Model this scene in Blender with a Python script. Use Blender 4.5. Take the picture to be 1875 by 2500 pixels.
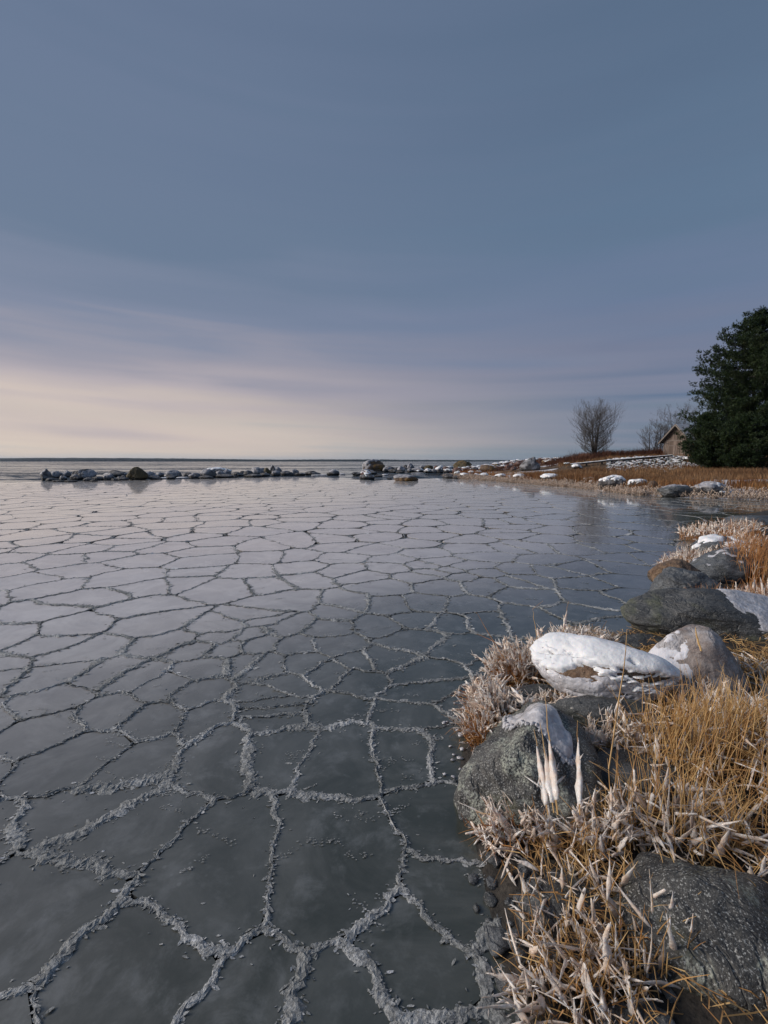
import bpy, math, random
import numpy as np
from mathutils import Vector, noise as mnoise

for _o in list(bpy.data.objects):
    bpy.data.objects.remove(_o)
SC = bpy.context.scene
COL = SC.collection
R = math.radians
random.seed(7)
RNG = np.random.default_rng(11)

# ------------------------------------------------------------------ camera
CAM_H = 1.9
FPX = 1100.0
PITCH = math.atan((1250 - 1126) / FPX)
cd = bpy.data.cameras.new('camera')
cam = bpy.data.objects.new('camera', cd)
COL.objects.link(cam)
cam.location = (0, 0, CAM_H)
cam.rotation_euler = (R(90) - PITCH, 0, 0)
cd.sensor_fit = 'VERTICAL'
cd.sensor_height = 36
cd.lens = 36 * FPX / 2500
cd.clip_start = 0.05
cd.clip_end = 20000
SC.camera = cam

# ------------------------------------------------------------------ world, sun, exposure
SUN_AZ = -88      # degrees from +Y, towards -X: left of the view
SUN_EL = 26
W = bpy.data.worlds.new('World')
SC.world = W
W.use_nodes = True
wn, wl = W.node_tree.nodes, W.node_tree.links
wn.clear()

def srgb(r, g, b, k=1.0):
    f = lambda c: ((c / 255 + .055) / 1.055) ** 2.4 if c > 10 else c / 255 / 12.92
    return (f(r) * k, f(g) * k, f(b) * k, 1)

def build_world():
    N = wn.new
    def math_(op, a, b=None, c=None, clamp=False):
        m = N('ShaderNodeMath'); m.operation = op; m.use_clamp = clamp
        for i, x in enumerate((a, b, c)):
            if x is None: continue
            if isinstance(x, (int, float)): m.inputs[i].default_value = x
            else: wl.new(x, m.inputs[i])
        return m.outputs[0]
    tc = N('ShaderNodeTexCoord')
    sep = N('ShaderNodeSeparateXYZ'); wl.new(tc.outputs['Generated'], sep.inputs[0])
    x, y, z = sep.outputs
    el = math_('MULTIPLY', math_('ARCSINE', z), 180 / math.pi)
    az = math_('ARCTAN2', x, y)
    # streaky stratus in (azimuth, elevation)
    elw = math_('ADD', el, math_('MULTIPLY', az, 1.6))
    cmb = N('ShaderNodeCombineXYZ')
    wl.new(math_('MULTIPLY', az, 1.1), cmb.inputs[0]); wl.new(math_('MULTIPLY', elw, .16), cmb.inputs[1])
    n1 = N('ShaderNodeTexNoise'); n1.inputs['Scale'].default_value = 1.5; n1.inputs['Detail'].default_value = 5
    n1.inputs['Roughness'].default_value = .42; n1.inputs['Distortion'].default_value = .35
    wl.new(cmb.outputs[0], n1.inputs['Vector'])
    cmb2 = N('ShaderNodeCombineXYZ')
    wl.new(math_('MULTIPLY', az, .8), cmb2.inputs[0]); wl.new(math_('MULTIPLY', elw, .55), cmb2.inputs[1]); cmb2.inputs[2].default_value = 3.3
    n2 = N('ShaderNodeTexNoise'); n2.inputs['Scale'].default_value = 1.0; n2.inputs['Detail'].default_value = 4
    n2.inputs['Roughness'].default_value = .45
    wl.new(cmb2.outputs[0], n2.inputs['Vector'])
    s1 = math_('SUBTRACT', n1.outputs[0], .5); s2 = math_('SUBTRACT', n2.outputs[0], .5)
    # elevation disturbed by the streaks so that the bands break up
    low = N('ShaderNodeMapRange'); low.inputs[1].default_value = 0; low.inputs[2].default_value = 22
    low.inputs[3].default_value = 1; low.inputs[4].default_value = .5; wl.new(math_('ABSOLUTE', el), low.inputs[0])
    eld = math_('ADD', el, math_('ADD', math_('MULTIPLY', s1, 12), math_('MULTIPLY', math_('MULTIPLY', s2, 11), low.outputs[0])))
    elf = math_('DIVIDE', eld, 60, clamp=True)
    def ramp(pts):
        r = N('ShaderNodeValToRGB'); e = r.color_ramp.elements
        while len(e) > 1: e.remove(e[-1])
        e[0].position = pts[0][0] / 60; e[0].color = srgb(*pts[0][1])
        for p, c in pts[1:]:
            q = e.new(p / 60); q.color = srgb(*c)
        wl.new(elf, r.inputs[0]); return r.outputs[0]
    warm = ramp([(0, (196, 194, 192)), (2.5, (219, 204, 192)), (5, (211, 196, 188)), (8, (187, 177, 181)), (11, (164, 160, 171)), (15, (131, 140, 162)), (22, (109, 126, 150)), (34, (108, 124, 150)), (60, (98, 114, 142))])
    cool = ramp([(0, (106, 125, 144)), (3, (122, 131, 152)), (6, (100, 117, 144)), (10, (118, 126, 150)), (16, (108, 124, 152)), (24, (98, 120, 146)), (36, (92, 112, 138)), (60, (88, 106, 132))])
    # warmth falls with the angle from the glow on the left
    caz = math_('COSINE', math_('SUBTRACT', az, R(-62)))
    mr = N('ShaderNodeMapRange'); mr.interpolation_type = 'SMOOTHSTEP'
    mr.inputs[1].default_value = -.15; mr.inputs[2].default_value = 1.0; wl.new(caz, mr.inputs[0])
    fac = math_('ADD', mr.outputs[0], math_('MULTIPLY', s2, .55), clamp=True)
    mx = N('ShaderNodeMix'); mx.data_type = 'RGBA'
    wl.new(fac, mx.inputs[0]); wl.new(cool, mx.inputs[6]); wl.new(warm, mx.inputs[7])
    # soft glow of the veiled sun
    dt = N('ShaderNodeVectorMath'); dt.operation = 'DOT_PRODUCT'; wl.new(tc.outputs['Generated'], dt.inputs[0])
    ga, ge = R(SUN_AZ), R(9); dt.inputs[1].default_value = (math.sin(ga) * math.cos(ge), math.cos(ga) * math.cos(ge), math.sin(ge))
    gl = math_('MULTIPLY', math_('POWER', math_('MAXIMUM', dt.outputs['Value'], 0), 26), .9)
    gx = N('ShaderNodeMix'); gx.data_type = 'RGBA'; gx.blend_type = 'ADD'; wl.new(gl, gx.inputs[0]); wl.new(mx.outputs[2], gx.inputs[6]); gx.inputs[7].default_value = (1, .86, .74, 1)
    # ice and water below the horizon for the directions nothing else covers
    sky = N('ShaderNodeTexSky'); sky.sky_type = 'NISHITA'; sky.sun_disc = False
    sky.sun_elevation = R(SUN_EL); sky.sun_rotation = R(SUN_AZ)
    bgc = N('ShaderNodeBackground'); wl.new(gx.outputs[2], bgc.inputs[0]); bgc.inputs[1].default_value = SKY_CLOUD
    bgs = N('ShaderNodeBackground'); wl.new(sky.outputs[0], bgs.inputs[0]); bgs.inputs[1].default_value = .05
    ms = N('ShaderNodeMixShader'); ms.inputs[0].default_value = .04
    wl.new(bgc.outputs[0], ms.inputs[1]); wl.new(bgs.outputs[0], ms.inputs[2])
    out = N('ShaderNodeOutputWorld'); wl.new(ms.outputs[0], out.inputs[0])

EXPO = 1.0
SKY_CLOUD = .98 / 2 ** EXPO
build_world()
sd_ = bpy.data.lights.new('sun', 'SUN')
sun = bpy.data.objects.new('sun', sd_)
COL.objects.link(sun)
sd_.energy = 1.5
sd_.angle = R(28)
sd_.color = (1.0, .92, .84)
_a, _e = R(SUN_AZ), R(SUN_EL)
_dir = Vector((math.sin(_a) * math.cos(_e), math.cos(_a) * math.cos(_e), math.sin(_e)))
sun.rotation_euler = _dir.to_track_quat('Z', 'Y').to_euler()
SC.view_settings.view_transform = 'Standard'
SC.view_settings.look = 'None'
SC.view_settings.exposure = EXPO
SC.view_settings.gamma = 1
SC.view_settings.use_curve_mapping = False
SC.cycles.max_bounces = 6
SC.cycles.diffuse_bounces = 3
SC.cycles.glossy_bounces = 3
SC.cycles.volume_bounces = 0

# ------------------------------------------------------------------ rays and ground lookups
FW = np.array([0, math.cos(PITCH), -math.sin(PITCH)])
UP = np.array([0, math.sin(PITCH), math.cos(PITCH)])
RT = np.array([1., 0, 0])
CAMP = np.array([0, 0, CAM_H])

def ray(u, v):
    return FW * FPX + RT * (u - 937.5) + UP * (1250 - v)
def P(u, v, z=0.0):
    d = ray(u, v); t = (z - CAM_H) / d[2]
    return CAMP + d * t
def px_scale(p):
    return float(np.dot(np.array(p) - CAMP, FW)) / FPX     # metres per photo pixel at p

def _hash(ix, iy, seed):
    h = (ix.astype(np.int64) * 374761393 + iy.astype(np.int64) * 668265263 + seed * 982451653) & 0xFFFFFFFF
    h = ((h ^ (h >> 13)) * 1274126177) & 0xFFFFFFFF
    return ((h ^ (h >> 16)) & 0xFFFF) / 65535.0
def vnoise(x, y, s=1.0, seed=0):
    x = np.asarray(x, float) * s; y = np.asarray(y, float) * s
    ix = np.floor(x); iy = np.floor(y); fx = x - ix; fy = y - iy
    fx = fx * fx * (3 - 2 * fx); fy = fy * fy * (3 - 2 * fy)
    a = _hash(ix, iy, seed); b = _hash(ix + 1, iy, seed); c = _hash(ix, iy + 1, seed); d = _hash(ix + 1, iy + 1, seed)
    return (a * (1 - fx) + b * fx) * (1 - fy) + (c * (1 - fx) + d * fx) * fy - .5
def fbm(x, y, s=1.0, o=4, seed=0):
    r = 0; a = 1
    for i in range(o):
        r = r + a * vnoise(x, y, s, seed + i * 7); s *= 2.1; a *= .5
    return r
def sstep(x, a, b):
    t = np.clip((x - a) / (b - a), 0, 1); return t * t * (3 - 2 * t)
def sdist(x, y, poly):
    """signed distance, positive inside"""
    x = np.asarray(x, float); y = np.asarray(y, float)
    d2 = np.full(x.shape, 1e18); ins = np.zeros(x.shape, bool)
    n = len(poly)
    for i in range(n):
        ax, ay = poly[i]; bx, by = poly[(i + 1) % n]
        ex, ey = bx - ax, by - ay
        t = np.clip(((x - ax) * ex + (y - ay) * ey) / (ex * ex + ey * ey), 0, 1)
        d2 = np.minimum(d2, (x - ax - t * ex) ** 2 + (y - ay - t * ey) ** 2)
        if abs(by - ay) > 1e-12:
            c = ((ay > y) != (by > y)) & (x < ex * (y - ay) / (by - ay) + ax)
            ins ^= c
    return np.where(ins, 1, -1) * np.sqrt(d2)

PEN = [tuple(P(u, v)[:2]) for u, v in [(1086, 1163), (1112, 1168), (1150, 1171), (1200, 1174), (1260, 1179), (1300, 1182), (1360, 1187), (1400, 1190), (1450, 1196), (1500, 1201), (1545, 1207), (1600, 1210), (1650, 1213), (1720, 1216), (1790, 1218), (1900, 1222)]]
PEN += [(60, 16), (90, 40), (90, 110), (40, 104), (26, 98), (16, 93), (12.5, 84), (11.5, 70), (8.5, 58)]
BANK = [tuple(P(u, v)[:2]) for u, v in [(1290, 2500), (1225, 2300), (1150, 2080), (1125, 1900), (1150, 1790), (1165, 1710), (1205, 1625), (1290, 1570), (1400, 1535), (1470, 1545), (1500, 1560), (1545, 1535), (1570, 1490), (1590, 1450), (1625, 1400), (1640, 1375), (1690, 1325), (1740, 1285), (1775, 1264), (1880, 1245)]]
BANK += [(30, 16.5), (30, -4), (.45, -4), (.45, .9)]

def pen_z(x, y):
    s = sdist(x, y, PEN)
    s = s + 1.2 * vnoise(x, y, .45, 3) * sstep(s, -3, 3)
    z = -.45 + .45 * sstep(s, -1.6, 0) + .36 * sstep(s, -.1, 1.5) + .026 * np.clip(s, 0, 26)
    z = z + 1.35 * sstep(y, 46.5, 53) * sstep(x, 15, 29)
    return z + (.16 * fbm(x, y, .5, 4, 5)) * sstep(s, 0, 3)
def bank_z(x, y):
    s = sdist(x, y, BANK)
    s = s + .12 * vnoise(x, y, 3, 8)
    z = -.25 + .25 * sstep(s, -.35, 0) + .05 * sstep(s, -.03, .3) + .11 * np.clip(s, 0, 1.6) + .02 * np.clip(s - 1.6, 0, 9)
    return z + .09 * fbm(x, y, 2.2, 4, 15) * sstep(s, 0, .5)
def hit(u, v, fn):
    d = ray(u, v); d = d / np.dot(d, FW)
    t = np.concatenate([np.arange(.6, 12, .01), np.arange(12, 110, .05)])
    p = CAMP[None, :] + d[None, :] * t[:, None]
    z = np.maximum(fn(p[:, 0], p[:, 1]), 0)
    k = np.argmax(p[:, 2] <= z)
    if p[k, 2] > z[k]: k = len(t) - 1
    q = p[k].copy(); q[2] = z[k]; return q

# ------------------------------------------------------------------ mesh helpers
class MB:
    def __init__(s): s.v = []; s.f = []; s.r = []
    def add(s, vs, fs, r=0.5):
        o = len(s.v); s.v.extend(vs); s.f.extend([tuple(i + o for i in f) for f in fs]); s.r.extend([r] * len(vs))
    def tube(s, pts, rad, n=5, r=.5, flat=1.0, cap=True):
        pts = [Vector(p) for p in pts]; k = len(pts); vs = []; fs = []
        ref = Vector((.3, .8, .1)).normalized()
        for i, p in enumerate(pts):
            t = (pts[min(i + 1, k - 1)] - pts[max(i - 1, 0)])
            if t.length < 1e-9: t = Vector((0, 0, 1))
            t.normalize()
            a = t.cross(ref)
            if a.length < 1e-3: a = t.cross(Vector((1, 0, 0)))
            a.normalize(); b = t.cross(a)
            for j in range(n):
                w = 2 * math.pi * j / n
                vs.append(tuple(p + (a * math.cos(w) + b * math.sin(w) * flat) * rad[i]))
        for i in range(k - 1):
            for j in range(n):
                fs.append((i * n + j, i * n + (j + 1) % n, (i + 1) * n + (j + 1) % n, (i + 1) * n + j))
        if cap:
            fs.append(tuple(range(n - 1, -1, -1))); fs.append(tuple((k - 1) * n + j for j in range(n)))
        s.add(vs, fs, r)
    def box(s, c, sz, rz=0, r=.5, ax=None):
        cx, cy, cz = c; hx, hy, hz = sz[0] / 2, sz[1] / 2, sz[2] / 2; co, si = math.cos(rz), math.sin(rz)
        vs = []
        for dz in (-hz, hz):
            for dx, dy in ((-hx, -hy), (hx, -hy), (hx, hy), (-hx, hy)):
                vs.append((cx + dx * co - dy * si, cy + dx * si + dy * co, cz + dz))
        s.add(vs, [(3, 2, 1, 0), (4, 5, 6, 7), (0, 1, 5, 4), (1, 2, 6, 5), (2, 3, 7, 6), (3, 0, 4, 7)], r)

def milk_reflect(me):
    """ice far from the shore is whiter and thicker than the young clear ice beside the rocks; sky and pine reflections are painted in as well"""
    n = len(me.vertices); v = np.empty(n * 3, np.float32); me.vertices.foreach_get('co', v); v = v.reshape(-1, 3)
    d = -sdist(v[:, 0], v[:, 1], BANK); w = np.clip(sstep(d + .9 * vnoise(v[:, 0], v[:, 1], .5, 5), .2, 3.6), 0, 1) * (.6 + .4 * sstep(-v[:, 0], -6, 3)) * (.16 + .84 * sstep(v[:, 1] - .5 * v[:, 0], 2.4, 8)) * (1 - .9 * sstep(v[:, 0] - .53 * v[:, 1], -1.6, .8) * sstep(v[:, 1], 6, 10))  # final factor paints the pine's dark reflection into the cove ice
    at = me.attributes.new('milk_reflect', 'FLOAT', 'POINT'); at.data.foreach_set('value', w.astype(np.float32))
def link(name, me, mat, parent=None, loc=None):
    o = bpy.data.objects.new(name, me); COL.objects.link(o)
    if mat is not None: me.materials.append(mat)
    if loc is not None: o.location = loc
    if parent is not None: o.parent = parent
    return o
def build(name, mb, mat, parent=None, loc=(0, 0, 0), smooth=False):
    """vertices are given in world space relative to loc's frame: pass loc to place the origin"""
    l = Vector(loc)
    me = bpy.data.meshes.new(name)
    me.from_pydata([tuple(Vector(v) - l) for v in mb.v], [], mb.f)
    at = me.attributes.new('rnd', 'FLOAT', 'POINT'); at.data.foreach_set('value', mb.r)
    if smooth: me.polygons.foreach_set('use_smooth', [True] * len(me.polygons))
    if parent is None: return link(name, me, mat, None, loc)
    return link(name, me, mat, parent)
def mesh_np(name, V, F, mat, rnd=None, smooth=False, parent=None):
    V = np.asarray(V, np.float32); F = np.asarray(F, np.int32); k = F.shape[1]
    me = bpy.data.meshes.new(name)
    me.vertices.add(len(V)); me.vertices.foreach_set('co', V.ravel())
    me.loops.add(F.size); me.loops.foreach_set('vertex_index', F.ravel())
    me.polygons.add(len(F)); me.polygons.foreach_set('loop_start', np.arange(0, F.size, k, dtype=np.int32))
    if smooth: me.polygons.foreach_set('use_smooth', np.ones(len(F), bool))
    me.update(calc_edges=True)
    if rnd is not None:
        at = me.attributes.new('rnd', 'FLOAT', 'POINT'); at.data.foreach_set('value', np.asarray(rnd, np.float32))
    return link(name, me, mat, parent)
def tag(o, label=None, cat=None, group=None, kind=None):
    if label: o['label'] = label
    if cat: o['category'] = cat
    if group: o['group'] = group
    if kind: o['kind'] = kind
    return o
def empty(name, loc, rz=0):
    o = bpy.data.objects.new(name, None); COL.objects.link(o); o.location = loc; o.rotation_euler = (0, 0, rz); return o

# ------------------------------------------------------------------ materials
class Mt:
    def __init__(s, name):
        s.m = bpy.data.materials.new(name); s.m.use_nodes = True
        s.n = s.m.node_tree.nodes; s.l = s.m.node_tree.links; s.n.clear()
        s.out = s.n.new('ShaderNodeOutputMaterial'); s.b = s.n.new('ShaderNodeBsdfPrincipled')
        s.l.new(s.b.outputs[0], s.out.inputs[0]); s.tc = s.n.new('ShaderNodeTexCoord')
        s.vec = s.tc.outputs['Object']
    def set(s, k, v):
        i = s.b.inputs[k]
        if hasattr(v, 'is_linked') or hasattr(v, 'links'): s.l.new(v, i)
        else: i.default_value = v
        return s
    def plug(s, v, i):
        if isinstance(v, (int, float)): i.default_value = v
        elif isinstance(v, tuple): i.default_value = v if len(v) == 4 or i.type == 'VECTOR' else (*v, 1)
        else: s.l.new(v, i)
    def mapv(s, sc):
        m = s.n.new('ShaderNodeMapping'); s.l.new(s.vec, m.inputs[0]); m.inputs['Scale'].default_value = sc; return m.outputs[0]
    def noise(s, scale, det=5, rough=.55, dist=0, vec=None):
        t = s.n.new('ShaderNodeTexNoise'); t.inputs['Scale'].default_value = scale; t.inputs['Detail'].default_value = det
        t.inputs['Roughness'].default_value = rough; t.inputs['Distortion'].default_value = dist
        s.l.new(vec or s.vec, t.inputs['Vector']); return t.outputs[0]
    def voro(s, scale, feature='F1', vec=None):
        t = s.n.new('ShaderNodeTexVoronoi'); t.feature = feature; t.inputs['Scale'].default_value = scale
        s.l.new(vec or s.vec, t.inputs['Vector']); return t.outputs['Distance']
    def mr(s, v, a, b, c=0., d=1., smooth=True):
        t = s.n.new('ShaderNodeMapRange'); t.interpolation_type = 'SMOOTHSTEP' if smooth else 'LINEAR'
        s.l.new(v, t.inputs[0])
        for i, q in enumerate((a, b, c, d)): t.inputs[i + 1].default_value = q
        return t.outputs[0]
    def ma(s, op, a, b=0.):
        t = s.n.new('ShaderNodeMath'); t.operation = op; s.plug(a, t.inputs[0]); s.plug(b, t.inputs[1]); return t.outputs[0]
    def mix(s, f, a, b):
        t = s.n.new('ShaderNodeMix'); t.data_type = 'RGBA'; s.plug(f, t.inputs[0]); s.plug(a, t.inputs[6]); s.plug(b, t.inputs[7]); return t.outputs[2]
    def rnd(s):
        t = s.n.new('ShaderNodeAttribute'); t.attribute_name = 'rnd'; return t.outputs['Fac']
    def geo(s, k='Normal'):
        return s.n.new('ShaderNodeNewGeometry').outputs[k]
    def sepz(s, v, i=2):
        t = s.n.new('ShaderNodeSeparateXYZ'); s.l.new(v, t.inputs[0]); return t.outputs[i]
    def wavy(s, parts):
        """surface slope straight from noise colours, so that it holds at any distance: parts = [(vector, scale, amplitude)]"""
        tot = None
        for vec, sc, amp in parts:
            t = s.n.new('ShaderNodeTexNoise'); t.inputs['Scale'].default_value = sc; t.inputs['Detail'].default_value = 4; t.inputs['Roughness'].default_value = .55
            s.l.new(vec, t.inputs['Vector'])
            a = s.n.new('ShaderNodeVectorMath'); a.operation = 'SUBTRACT'; s.l.new(t.outputs['Color'], a.inputs[0]); a.inputs[1].default_value = (.5, .5, .5)
            b = s.n.new('ShaderNodeVectorMath'); b.operation = 'MULTIPLY'; s.l.new(a.outputs[0], b.inputs[0]); b.inputs[1].default_value = (amp, amp, 0)
            if tot is None: tot = b.outputs[0]
            else:
                c = s.n.new('ShaderNodeVectorMath'); s.l.new(tot, c.inputs[0]); s.l.new(b.outputs[0], c.inputs[1]); tot = c.outputs[0]
        c = s.n.new('ShaderNodeVectorMath'); s.l.new(tot, c.inputs[0]); s.l.new(s.geo('Normal'), c.inputs[1])
        d = s.n.new('ShaderNodeVectorMath'); d.operation = 'NORMALIZE'; s.l.new(c.outputs[0], d.inputs[0]); return d.outputs[0]
    def bump(s, h, dist, strength=1.0, prev=None):
        t = s.n.new('ShaderNodeBump'); s.l.new(h, t.inputs['Height']); t.inputs['Distance'].default_value = dist
        t.inputs['Strength'].default_value = strength
        if prev is not None: s.l.new(prev, t.inputs['Normal'])
        s.l.new(t.outputs[0], s.b.inputs['Normal']); return t.outputs[0]

def rock_mat(name, c1, c2, c3=None, sc=1.0, rough=.75, speck=0.0, lichen=None, lic=.55, wet=None, bump=.012, streak=False, frost=0.0):
    m = Mt(name)
    v = m.mapv((1, 1, 2.4)) if streak else m.vec
    a = m.noise(2.2 * sc, 7, .62, .4, v)
    col = m.mix(m.mr(a, .35, .65), c1, c2)
    if c3: col = m.mix(m.mr(m.noise(1.3 * sc, 5, .6, .8), .48, .64), col, c3)
    f = m.noise(38 * sc, 4, .7)
    col = m.mix(m.mr(f, .45, .75, 0, .45), col, (.015, .015, .016))
    if speck: col = m.mix(m.mr(m.noise(95 * sc, 3, .65), .54, .66, 0, speck), col, (.42, .42, .40))
    if lichen: col = m.mix(m.ma('MULTIPLY', m.mr(m.noise(3.2 * sc, 4, .6), lic, lic + .12), m.mr(m.noise(60 * sc, 3, .7), .42, .6)), col, lichen)
    if frost: col = m.mix(m.ma('MULTIPLY', m.mr(m.noise(1.6 * sc, 5, .65), .42, .62, 0, frost), m.mr(m.noise(50 * sc, 3, .7), .3, .62, .35, 1)), col, (.62, .63, .66))
    if wet is not None:
        wz = m.sepz(m.vec); col = m.mix(m.mr(wz, wet, wet * 2.2, .75, 0), col, (.012, .012, .012))
    m.set('Base Color', col); m.set('Roughness', m.mr(a, .3, .7, rough - .15, min(1, rough + .1)))
    h = m.ma('ADD', m.ma('MULTIPLY', m.noise(7 * sc, 8, .62, .3, v), 1.0), m.ma('MULTIPLY', f, .16))
    cr = m.ma('ABSOLUTE', m.ma('SUBTRACT', m.noise(2.6 * sc, 4, .55, .8, v), .5))
    h = m.ma('ADD', h, m.mr(cr, 0, .03, -.2, 0))
    m.bump(h, bump / .4, .9)
    return m.m

def snow_mat(name='snow', col=(.90, .91, .93), dirt=0.0):
    m = Mt(name)
    c = m.mix(m.mr(m.noise(5, 5, .6), .35, .7), tuple(x * .92 for x in col), col)
    if dirt: c = m.mix(m.mr(m.noise(14, 6, .7), .58, .68, 0, dirt), c, (.35, .24, .14))
    m.set('Base Color', c); m.set('Roughness', .55); m.set('Specular IOR Level', .35)
    m.set('Subsurface Weight', .25); m.set('Subsurface Radius', (.03, .04, .05)); m.set('Subsurface Scale', .3)
    m.bump(m.ma('ADD', m.noise(22, 6, .6), m.ma('MULTIPLY', m.noise(160, 3, .6), .25)), .02, .6)
    return m.m

def frost_ice_mat(name, c1, c2, tr=.25, rough=.25, bsc=30, bd=.012):
    """white, cloudy ice: opaque white with a clear wet skin"""
    m = Mt(name)
    c = m.mix(m.mr(m.noise(16, 5, .6), .35, .68), c1, c2)
    m.set('Base Color', c); m.set('Roughness', rough); m.set('IOR', 1.31)
    m.set('Coat Weight', .5 if rough < .3 else 0); m.set('Coat Roughness', .08); m.set('Coat IOR', 1.31)
    m.set('Subsurface Weight', .4); m.set('Subsurface Radius', (.03, .025, .022)); m.set('Subsurface Scale', .3)
    m.set('Transmission Weight', tr)
    m.bump(m.ma('ADD', m.noise(bsc, 5, .6), m.ma('MULTIPLY', m.voro(bsc * 1.6), .4)), bd, .8)
    return m.m

def stem_mat(name, c1, c2, c3):
    m = Mt(name); r = m.rnd()
    c = m.mix(m.mr(r, 0, 1, 0, 1, False), c1, c2)
    c = m.mix(m.mr(m.noise(9, 4, .6), .5, .72, 0, .7), c, c3)
    m.set('Base Color', c); m.set('Roughness', .55); m.set('Specular IOR Level', .3)
    m.set('Subsurface Weight', 0.0)
    return m.m

M = {}
M['rock_lichen'] = rock_mat('rock_lichen', (.04, .04, .04), (.115, .11, .10), (.10, .098, .06), sc=1.3, rough=.65, speck=.95, lichen=(.36, .38, .32), lic=.50, bump=.018)
M['rock_dark'] = rock_mat('rock_dark', (.035, .036, .037), (.085, .088, .09), (.10, .105, .07), sc=1.2, rough=.55, speck=.35, bump=.016, streak=True)
M['rock_slate'] = rock_mat('rock_slate', (.06, .065, .072), (.14, .15, .16), (.05, .052, .05), sc=1.2, rough=.42, speck=.3, bump=.02, streak=True)
M['rock_brown'] = rock_mat('rock_brown', (.13, .065, .032), (.27, .17, .10), (.06, .045, .035), sc=3.4, rough=.7, speck=.5, bump=.02)
M['rock_pink'] = rock_mat('rock_pink', (.20, .14, .115), (.34, .29, .265), (.17, .15, .14), sc=2.0, rough=.6, speck=.7, bump=.009, frost=.7)
M['far_dark'] = rock_mat('far_dark', (.045, .042, .045), (.11, .10, .10), (.075, .06, .045), sc=1., rough=.7, wet=.12, bump=.05, frost=.35)
M['far_grey'] = rock_mat('far_grey', (.06, .058, .06), (.14, .13, .13), None, sc=1., rough=.7, wet=.12, bump=.05, frost=.5)
M['far_olive'] = rock_mat('far_olive', (.075, .06, .032), (.15, .115, .055), (.17, .10, .03), sc=.8, rough=.75, wet=.12, bump=.06)
M['far_ochre'] = rock_mat('far_ochre', (.13, .085, .06), (.22, .15, .10), (.25, .14, .035), sc=.7, rough=.75, bump=.07)
M['far_red'] = rock_mat('far_red', (.14, .06, .045), (.22, .12, .09), (.10, .07, .06), sc=.9, rough=.8, bump=.06, frost=.3)
M['snow'] = snow_mat()
M['snow_thin'] = snow_mat('snow_thin', (.76, .75, .78), dirt=.35)
M['crust'] = frost_ice_mat('crust', (.27, .265, .28), (.46, .455, .48), 0, .5, 12, .03)
M['sheet'] = frost_ice_mat('sheet', (.46, .45, .47), (.72, .71, .74), .12, .22, 26, .012)
M['iced'] = frost_ice_mat('iced', (.84, .66, .53), (.96, .91, .87), .18, .18, 60, .005)
M['iced_far'] = frost_ice_mat('iced_far', (.36, .25, .17), (.62, .53, .46), 0, .4, 10, .03)
M['straw'] = stem_mat('straw', (.38, .19, .065), (.62, .42, .19), (.20, .095, .035))
M['straw_red'] = stem_mat('straw_red', (.30, .105, .03), (.52, .28, .11), (.16, .06, .02))
M['field'] = stem_mat('field', (.27, .135, .06), (.54, .32, .155), (.15, .07, .035))
M['brush'] = stem_mat('brush', (.09, .035, .022), (.21, .095, .055), (.05, .025, .02))

def bark():
    m = Mt('bark'); c = m.mix(m.mr(m.noise(4, 5, .6, 0, m.mapv((3, 3, .7))), .35, .65), (.03, .026, .024), (.085, .075, .07))
    m.set('Base Color', c); m.set('Roughness', .9); m.bump(m.noise(14, 4), .03); return m.m
M['bark'] = bark()
def needles():
    m = Mt('needles'); r = m.rnd()
    c = m.mix(m.mr(r, 0, 1, 0, 1, False), (.010, .022, .010), (.035, .058, .018))
    c = m.mix(m.mr(m.noise(.6, 3), .5, .7, 0, .5), c, (.05, .055, .018))
    m.set('Base Color', c); m.set('Roughness', .6); m.set('Specular IOR Level', .25); return m.m
M['needles'] = needles()

def ice_mat():
    m = Mt('grey_ice'); geo = m.geo('Position'); m.vec = geo
    r = m.rnd()
    a = m.noise(1.5, 7, .68, 1.2)
    b = m.noise(4.5, 6, .68, .3)
    mk = m.n.new('ShaderNodeAttribute'); mk.attribute_name = 'milk_reflect'
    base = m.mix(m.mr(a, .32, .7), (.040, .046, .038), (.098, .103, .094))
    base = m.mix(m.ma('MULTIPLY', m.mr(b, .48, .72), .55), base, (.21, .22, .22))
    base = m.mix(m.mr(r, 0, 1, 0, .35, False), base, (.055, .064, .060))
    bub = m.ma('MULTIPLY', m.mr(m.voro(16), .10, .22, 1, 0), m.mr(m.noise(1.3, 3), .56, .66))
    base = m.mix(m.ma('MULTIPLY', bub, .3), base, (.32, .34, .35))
    base = m.mix(m.ma('MULTIPLY', mk.outputs['Fac'], .97), base, m.mix(m.mr(a, .32, .7), (.53, .480, .45), (.71, .655, .615)))  # pale pinkish tone puts the warm sky's reflection into the ice colour
    m.set('Base Color', base)
    m.set('Roughness', m.mr(m.noise(.8, 6, .65), .3, .7, .16, .30)); m.set('IOR', 1.42)
    m.set('Coat Weight', .8); m.set('Coat Roughness', .05); m.set('Coat IOR', 1.4)
    h1 = m.noise(3.2, 6, .6, 0, None)
    st = m.n.new('ShaderNodeMapping'); m.l.new(geo, st.inputs[0]); st.inputs['Scale'].default_value = (1.0, 4.0, 1)
    h2 = m.noise(9, 4, .55, .4, st.outputs[0])
    nw = m.wavy([(st.outputs[0], .55, .07), (st.outputs[0], 3, .06), (geo, 30, .09)])
    m.bump(h2, .004, .35, nw)
    return m.m
M['ice'] = ice_mat()

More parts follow.
